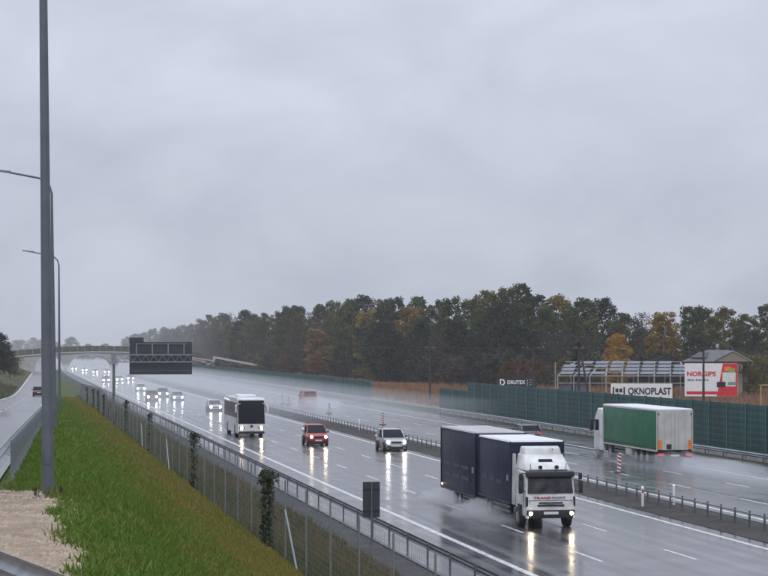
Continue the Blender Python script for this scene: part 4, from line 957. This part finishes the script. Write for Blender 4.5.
# trees on the left bank and in the mist beyond the bridge
left_ = []
for px, Z, top, z0 in ((-26, 330, 11.5, 3.5), (-14, 350, 11.4, 3.4), (-4, 372, 11.2, 3.2), (4, 395, 8.9, 3), (-38, 300, 11, 3.5)):
    left_.append(('round', px, Z, top, 'dark', 0, 'trees at the left edge', .9, 'tree', z0))
settle(left_, lambda q: 'dark tree on the bank left of the service road'); mist_ = []
for px in range(-30, 140, 9):
    mist_.append(('round', px+random.uniform(-3, 3), random.uniform(1000, 1150), random.uniform(11, 14.2)-(3 if px > 70 else 0), 'green', 0, 'misty trees beyond the bridge', 1.1))
settle(mist_, lambda q: 'misty tree on the skyline '+('left of the lamp posts' if q[1] < 45 else 'above the bridge')); bank_ = []
for px in (-8, -3, 2, 6, 10): bank_.append(('bush', px+random.uniform(-2, 2), 500+random.uniform(-40, 60), random.uniform(4.5, 7), 'olive', 0, 'shrubs by the bridge', 1.2, 'shrub', 1.5))
settle(bank_, lambda q: 'shrub on the bank near the left end of the bridge')

# ---------------------------------------------------------------- climbing plants on the fence
def ivy(y, label, h=2.3, w=.17, n=420, second=None):
    x = xf(y); z = zf(y)
    t = empty('climbing_plant', (x, y, z), label=label, cat='climbing plant', group='climbing plants on the wire fence')
    pts = []
    for c, ww, nn in [(0, w, n)]+(second or []):
        u = rng.random(nn); q = np.stack([rng.normal(0, .06, nn), c+rng.normal(0, 1, nn)*ww*(.45+.55*u**2), .02+u*h], 1); pts.append(q)
        k = nn//3; q = np.stack([rng.normal(0, .10, k), c+rng.normal(0, ww*1.2, k), h-.05-np.abs(rng.normal(0, .22, k))], 1); pts.append(q)
    co, f = leaf_quads(np.concatenate(pts), .125); o = bpy.data.objects.new('leaves', npmesh('ivy_mesh', co, f, M['ivy'], 4)); C.objects.link(o); o.parent = t
    MB().tube((0, 0, -.1), (.02, .02, h), .02, .012, 5).build('stem', M['bark'], t)
ivy(60.9, 'broad climbing plant on the nearest overgrown fence post', 2.3, .17, 300, [(-1.5, .13, 260), (-.8, .12, 260)])
ivy(84.8, 'climbing plant on the fence left of the coach headlights', 2.4, .24, 260, [(1.2, .12, 120)])
ivy(113.5, 'palm-shaped climbing plant on the fence below the dark red car', 2.3, .15, 210)
ivy(138, 'thin dark climbing plant on the fence left of the palm-shaped one', 2.4, .16, 240)
ivy(173, 'dark climbing plant on the fence below the overhead sign column', 2.0, .45, 420)
ivy(190, 'farther dark climbing plant on the fence', 2.0, .4, 380); ivy(207, 'second farthest dark climbing plant on the fence', 2.0, .6, 420); ivy(235, 'farthest dark climbing plant on the fence by the service road', 2.0, .9, 420)

# ---------------------------------------------------------------- grass, weeds, pebbles
CL = rng.random((64, 64))
def blades(name, regions, mat, hgt, dryfn, lean=.5, pw=1.):
    P, D, Hh, Wd = [], [], [], []
    for (y0, y1, dens, f0, f1, hs, ws) in regions:
        n = int((y1-y0)*dens); y = y0+(y1-y0)*rng.random(n); u = rng.random(n)**pw
        for yi, ui in zip(y, u):
            a, b = f0(yi), f1(yi); x = a+(b-a)*ui; x += random.gauss(0, .075); P.append((x, yi, gz(x, yi))); D.append(dryfn(x, yi)); Hh.append(hs); Wd.append(ws)
    P = np.array(P); n = len(P); gi = (P[:, :2]/np.array([.33, .55])).astype(int) % 64; gj = (P[:, :2]/np.array([1.3, 2.1])).astype(int) % 64
    Hh = np.array(Hh)*hgt*(.45+.8*rng.random(n))*(.45+.7*CL[gi[:, 0], gi[:, 1]]+.5*CL[gj[:, 0], gj[:, 1]]); D = np.array(D)+.28*(CL[gj[:, 1], gj[:, 0]]-.5)+.2*(CL[gi[:, 1], gi[:, 0]]-.5); Wd = np.array(Wd)
    a = rng.random(n)*2*np.pi; dx = np.stack([np.cos(a), np.sin(a), 0*a], 1); b = rng.random(n)*2*np.pi
    ln = np.stack([np.cos(b)*lean*Hh*rng.random(n), np.sin(b)*lean*Hh*rng.random(n), Hh], 1)
    co = np.stack([P-dx*Wd[:, None], P+dx*Wd[:, None], P+ln], 1).reshape(-1, 3)
    me = npmesh(name, co, np.arange(3*n).reshape(-1, 3), mat, 3)
    at = me.attributes.new('dry', 'FLOAT', 'POINT'); dd = np.clip(np.array(D)+rng.normal(0, .14, n), 0, 1); at.data.foreach_set('value', np.repeat(dd, 3).astype(np.float32))
    o = bpy.data.objects.new(name, me); C.objects.link(o); return o
def dryness(x, y):
    u = (x-xc(y))/max(.5, xf(y)-xc(y))
    patch = .5+.5*math.sin(x*.9+y*.13)*math.sin(y*.31-x*.5+1)
    return min(1, max(0, (u-.13)*2.5))*(.55+.45*patch) + .12*patch
gl_ = lambda y: (.60+.012*max(0, 31-y)+.05*math.sin(y*.9) if y < 33.5 else xc(y)-.6)+.10*math.sin(y*1.7)+.05*math.sin(y*4.1)
o = blades('grass', [(15, 30, 2900, gl_, xf, .85, .010), (30, 55, 2000, gl_, xf, .95, .014), (55, 90, 800, gl_, xf, 1.1, .026), (90, 150, 380, gl_, xf, 1.3, .045), (150, 300, 130, gl_, xf, 1.5, .09)], M['grass'], .075, dryness, .9)
tag(o, 'short green and yellowing grass covering the bank beside the lamp posts', 'grass', kind='stuff')
o = blades('grass_tufts', [(15, 60, 330, gl_, lambda y: xc(y)+3.4, 1, .016), (60, 140, 90, gl_, lambda y: xc(y)+3.4, 1.2, .04)], M['grass'], .105, lambda x, y: .05+.25*max(0, math.sin(x*3+y)), 1.4, 2.0)
tag(o, 'longer lush grass tufts along the top of the bank', 'grass', kind='stuff')
wl, wr = (lambda y: xf(y)), (lambda y: 13.6)
o = blades('weeds', [(33, 80, 520, wl, wr, 1, .014), (80, 160, 190, wl, wr, 1.2, .03), (160, 300, 70, wl, wr, 1.5, .07)], M['weed'], .28, lambda x, y: max(0, min(1, .25+.09*(x-8)+.35*math.sin(x*1.1+y*.37)*math.sin(y*.21+x))), .9)
tag(o, 'mixed dry weeds on the slope between the fence and the shoulder', 'weeds', kind='stuff')
o = blades('weeds', [(40, 400, 8, lambda y: xg(y)-14, lambda y: xg(y)-6.2, 2.2, .12)], M['weed'], .3, lambda x, y: .3, .9); tag(o, 'rough grass on the bank left of the service road', 'weeds', kind='stuff')
fx0, fx1 = (lambda y: 58.), (lambda y: 150.)
o = blades('dry_grass', [(180, 420, 130, fx0, fx1, 2.6, .11)], M['drygrass'], .32, lambda x, y: .85+.2*math.sin(x*.2), .8); tag(o, 'dry brown grass of the field behind the noise barrier', 'grass', kind='stuff')
n = 17000; y = 13+21*rng.random(n)**.8; x = np.array([xc(a)+.45-(3.4*r_**1.1) for a, r_ in zip(y, rng.random(n))]); z = np.array([gz(a, b) for a, b in zip(x, y)])
r_ = .009+.034*rng.random(n)**3.2; P = np.stack([x, y, z], 1); a = rng.random(n)*6.28
cs, sn = np.cos(a), np.sin(a); o3 = np.zeros(n)
off = [np.stack([cs*r_, sn*r_, o3], 1), np.stack([-sn*r_, cs*r_, o3], 1)*.8, np.stack([-cs*r_, -sn*r_, o3], 1), np.stack([sn*r_, -cs*r_, o3], 1)*.8, np.stack([o3, o3, r_*.8], 1)]
co = np.stack([P+q for q in off], 1).reshape(-1, 3); base = np.arange(n)[:, None]*5
fcs = np.concatenate([base+np.array(q) for q in ((0, 1, 4), (1, 2, 4), (2, 3, 4), (3, 0, 4))]); o = bpy.data.objects.new('pebbles', npmesh('pebbles', co, fcs, M['pebble'], 3)); C.objects.link(o)
tag(o, 'loose pale pebbles on the gravel at the lower left', 'gravel', kind='stuff')

# ---------------------------------------------------------------- damp air and road spray
def vol(name, dens, col=(.92, .94, .97), noise=None):
    m = bpy.data.materials.new(name); m.use_nodes = True; n = m.node_tree.nodes; l = m.node_tree.links; n.remove(n['Principled BSDF'])
    v = n.new('ShaderNodeVolumePrincipled'); v.inputs['Color'].default_value = col+(1,); v.inputs['Density'].default_value = dens; v.inputs['Anisotropy'].default_value = .15
    l.new(v.outputs[0], n['Material Output'].inputs['Volume']); return m
h = MB().box(-620, 640, -20, 1300, -1.5, 24.5).build('haze', vol('damp_air', .00017)); tag(h, 'pale rain haze hanging over the whole place', 'haze', kind='stuff')
s = MB().box(14.2, 51.0, 205, 1290, .01, 2.6).build('road_spray', vol('spray_haze', .008)); tag(s, 'veil of spray hanging low over the far motorway', 'spray', kind='stuff')
m_ = MB().box(-150, 75, 700, 1298, .05, 20).build('mist', vol('mist_bank', .0011)); tag(m_, 'pale bank of rain mist beyond the arched bridge', 'mist', kind='stuff')
def puff(x0, x1, y0, y1, h, dens, label):
    m = MB(); v = []; nu, nv = 16, 7; cx_, cy_ = (x0+x1)/2, (y0+y1)/2
    for j in range(nv+1):
        p = j/nv*math.pi/2
        for i in range(nu):
            a = 2*math.pi*i/nu; k = 1+.13*math.sin(3*a+j)+.08*math.sin(5*a-j*2)
            v.append((cx_+(x1-x0)/2*math.cos(a)*math.cos(p)*k, cy_+(y1-y0)/2*math.sin(a)*math.cos(p)*k, .012+h*math.sin(p)*k))
    f = [(j*nu+i, j*nu+(i+1) % nu, (j+1)*nu+(i+1) % nu, (j+1)*nu+i) for j in range(nv) for i in range(nu)]+[tuple(range(nu))]
    o = m.add(v, f).build('road_spray', vol('spray', dens), smooth=True); tag(o, label, 'spray', kind='stuff')
puff(20.8, 24.2, 89.6, 98, .85, .32, 'spray thrown up by the wheels of the navy lorry')
puff(21.2, 24.5, 97, 108, .7, .26, 'spray trailing under the navy trailer')
puff(41.6, 47.2, 110, 147, 1.0, .13, 'spray trailing behind the green lorry')
puff(37.5, 43.5, 256, 283, 1.4, .07, 'spray hiding the wheels of the red van')
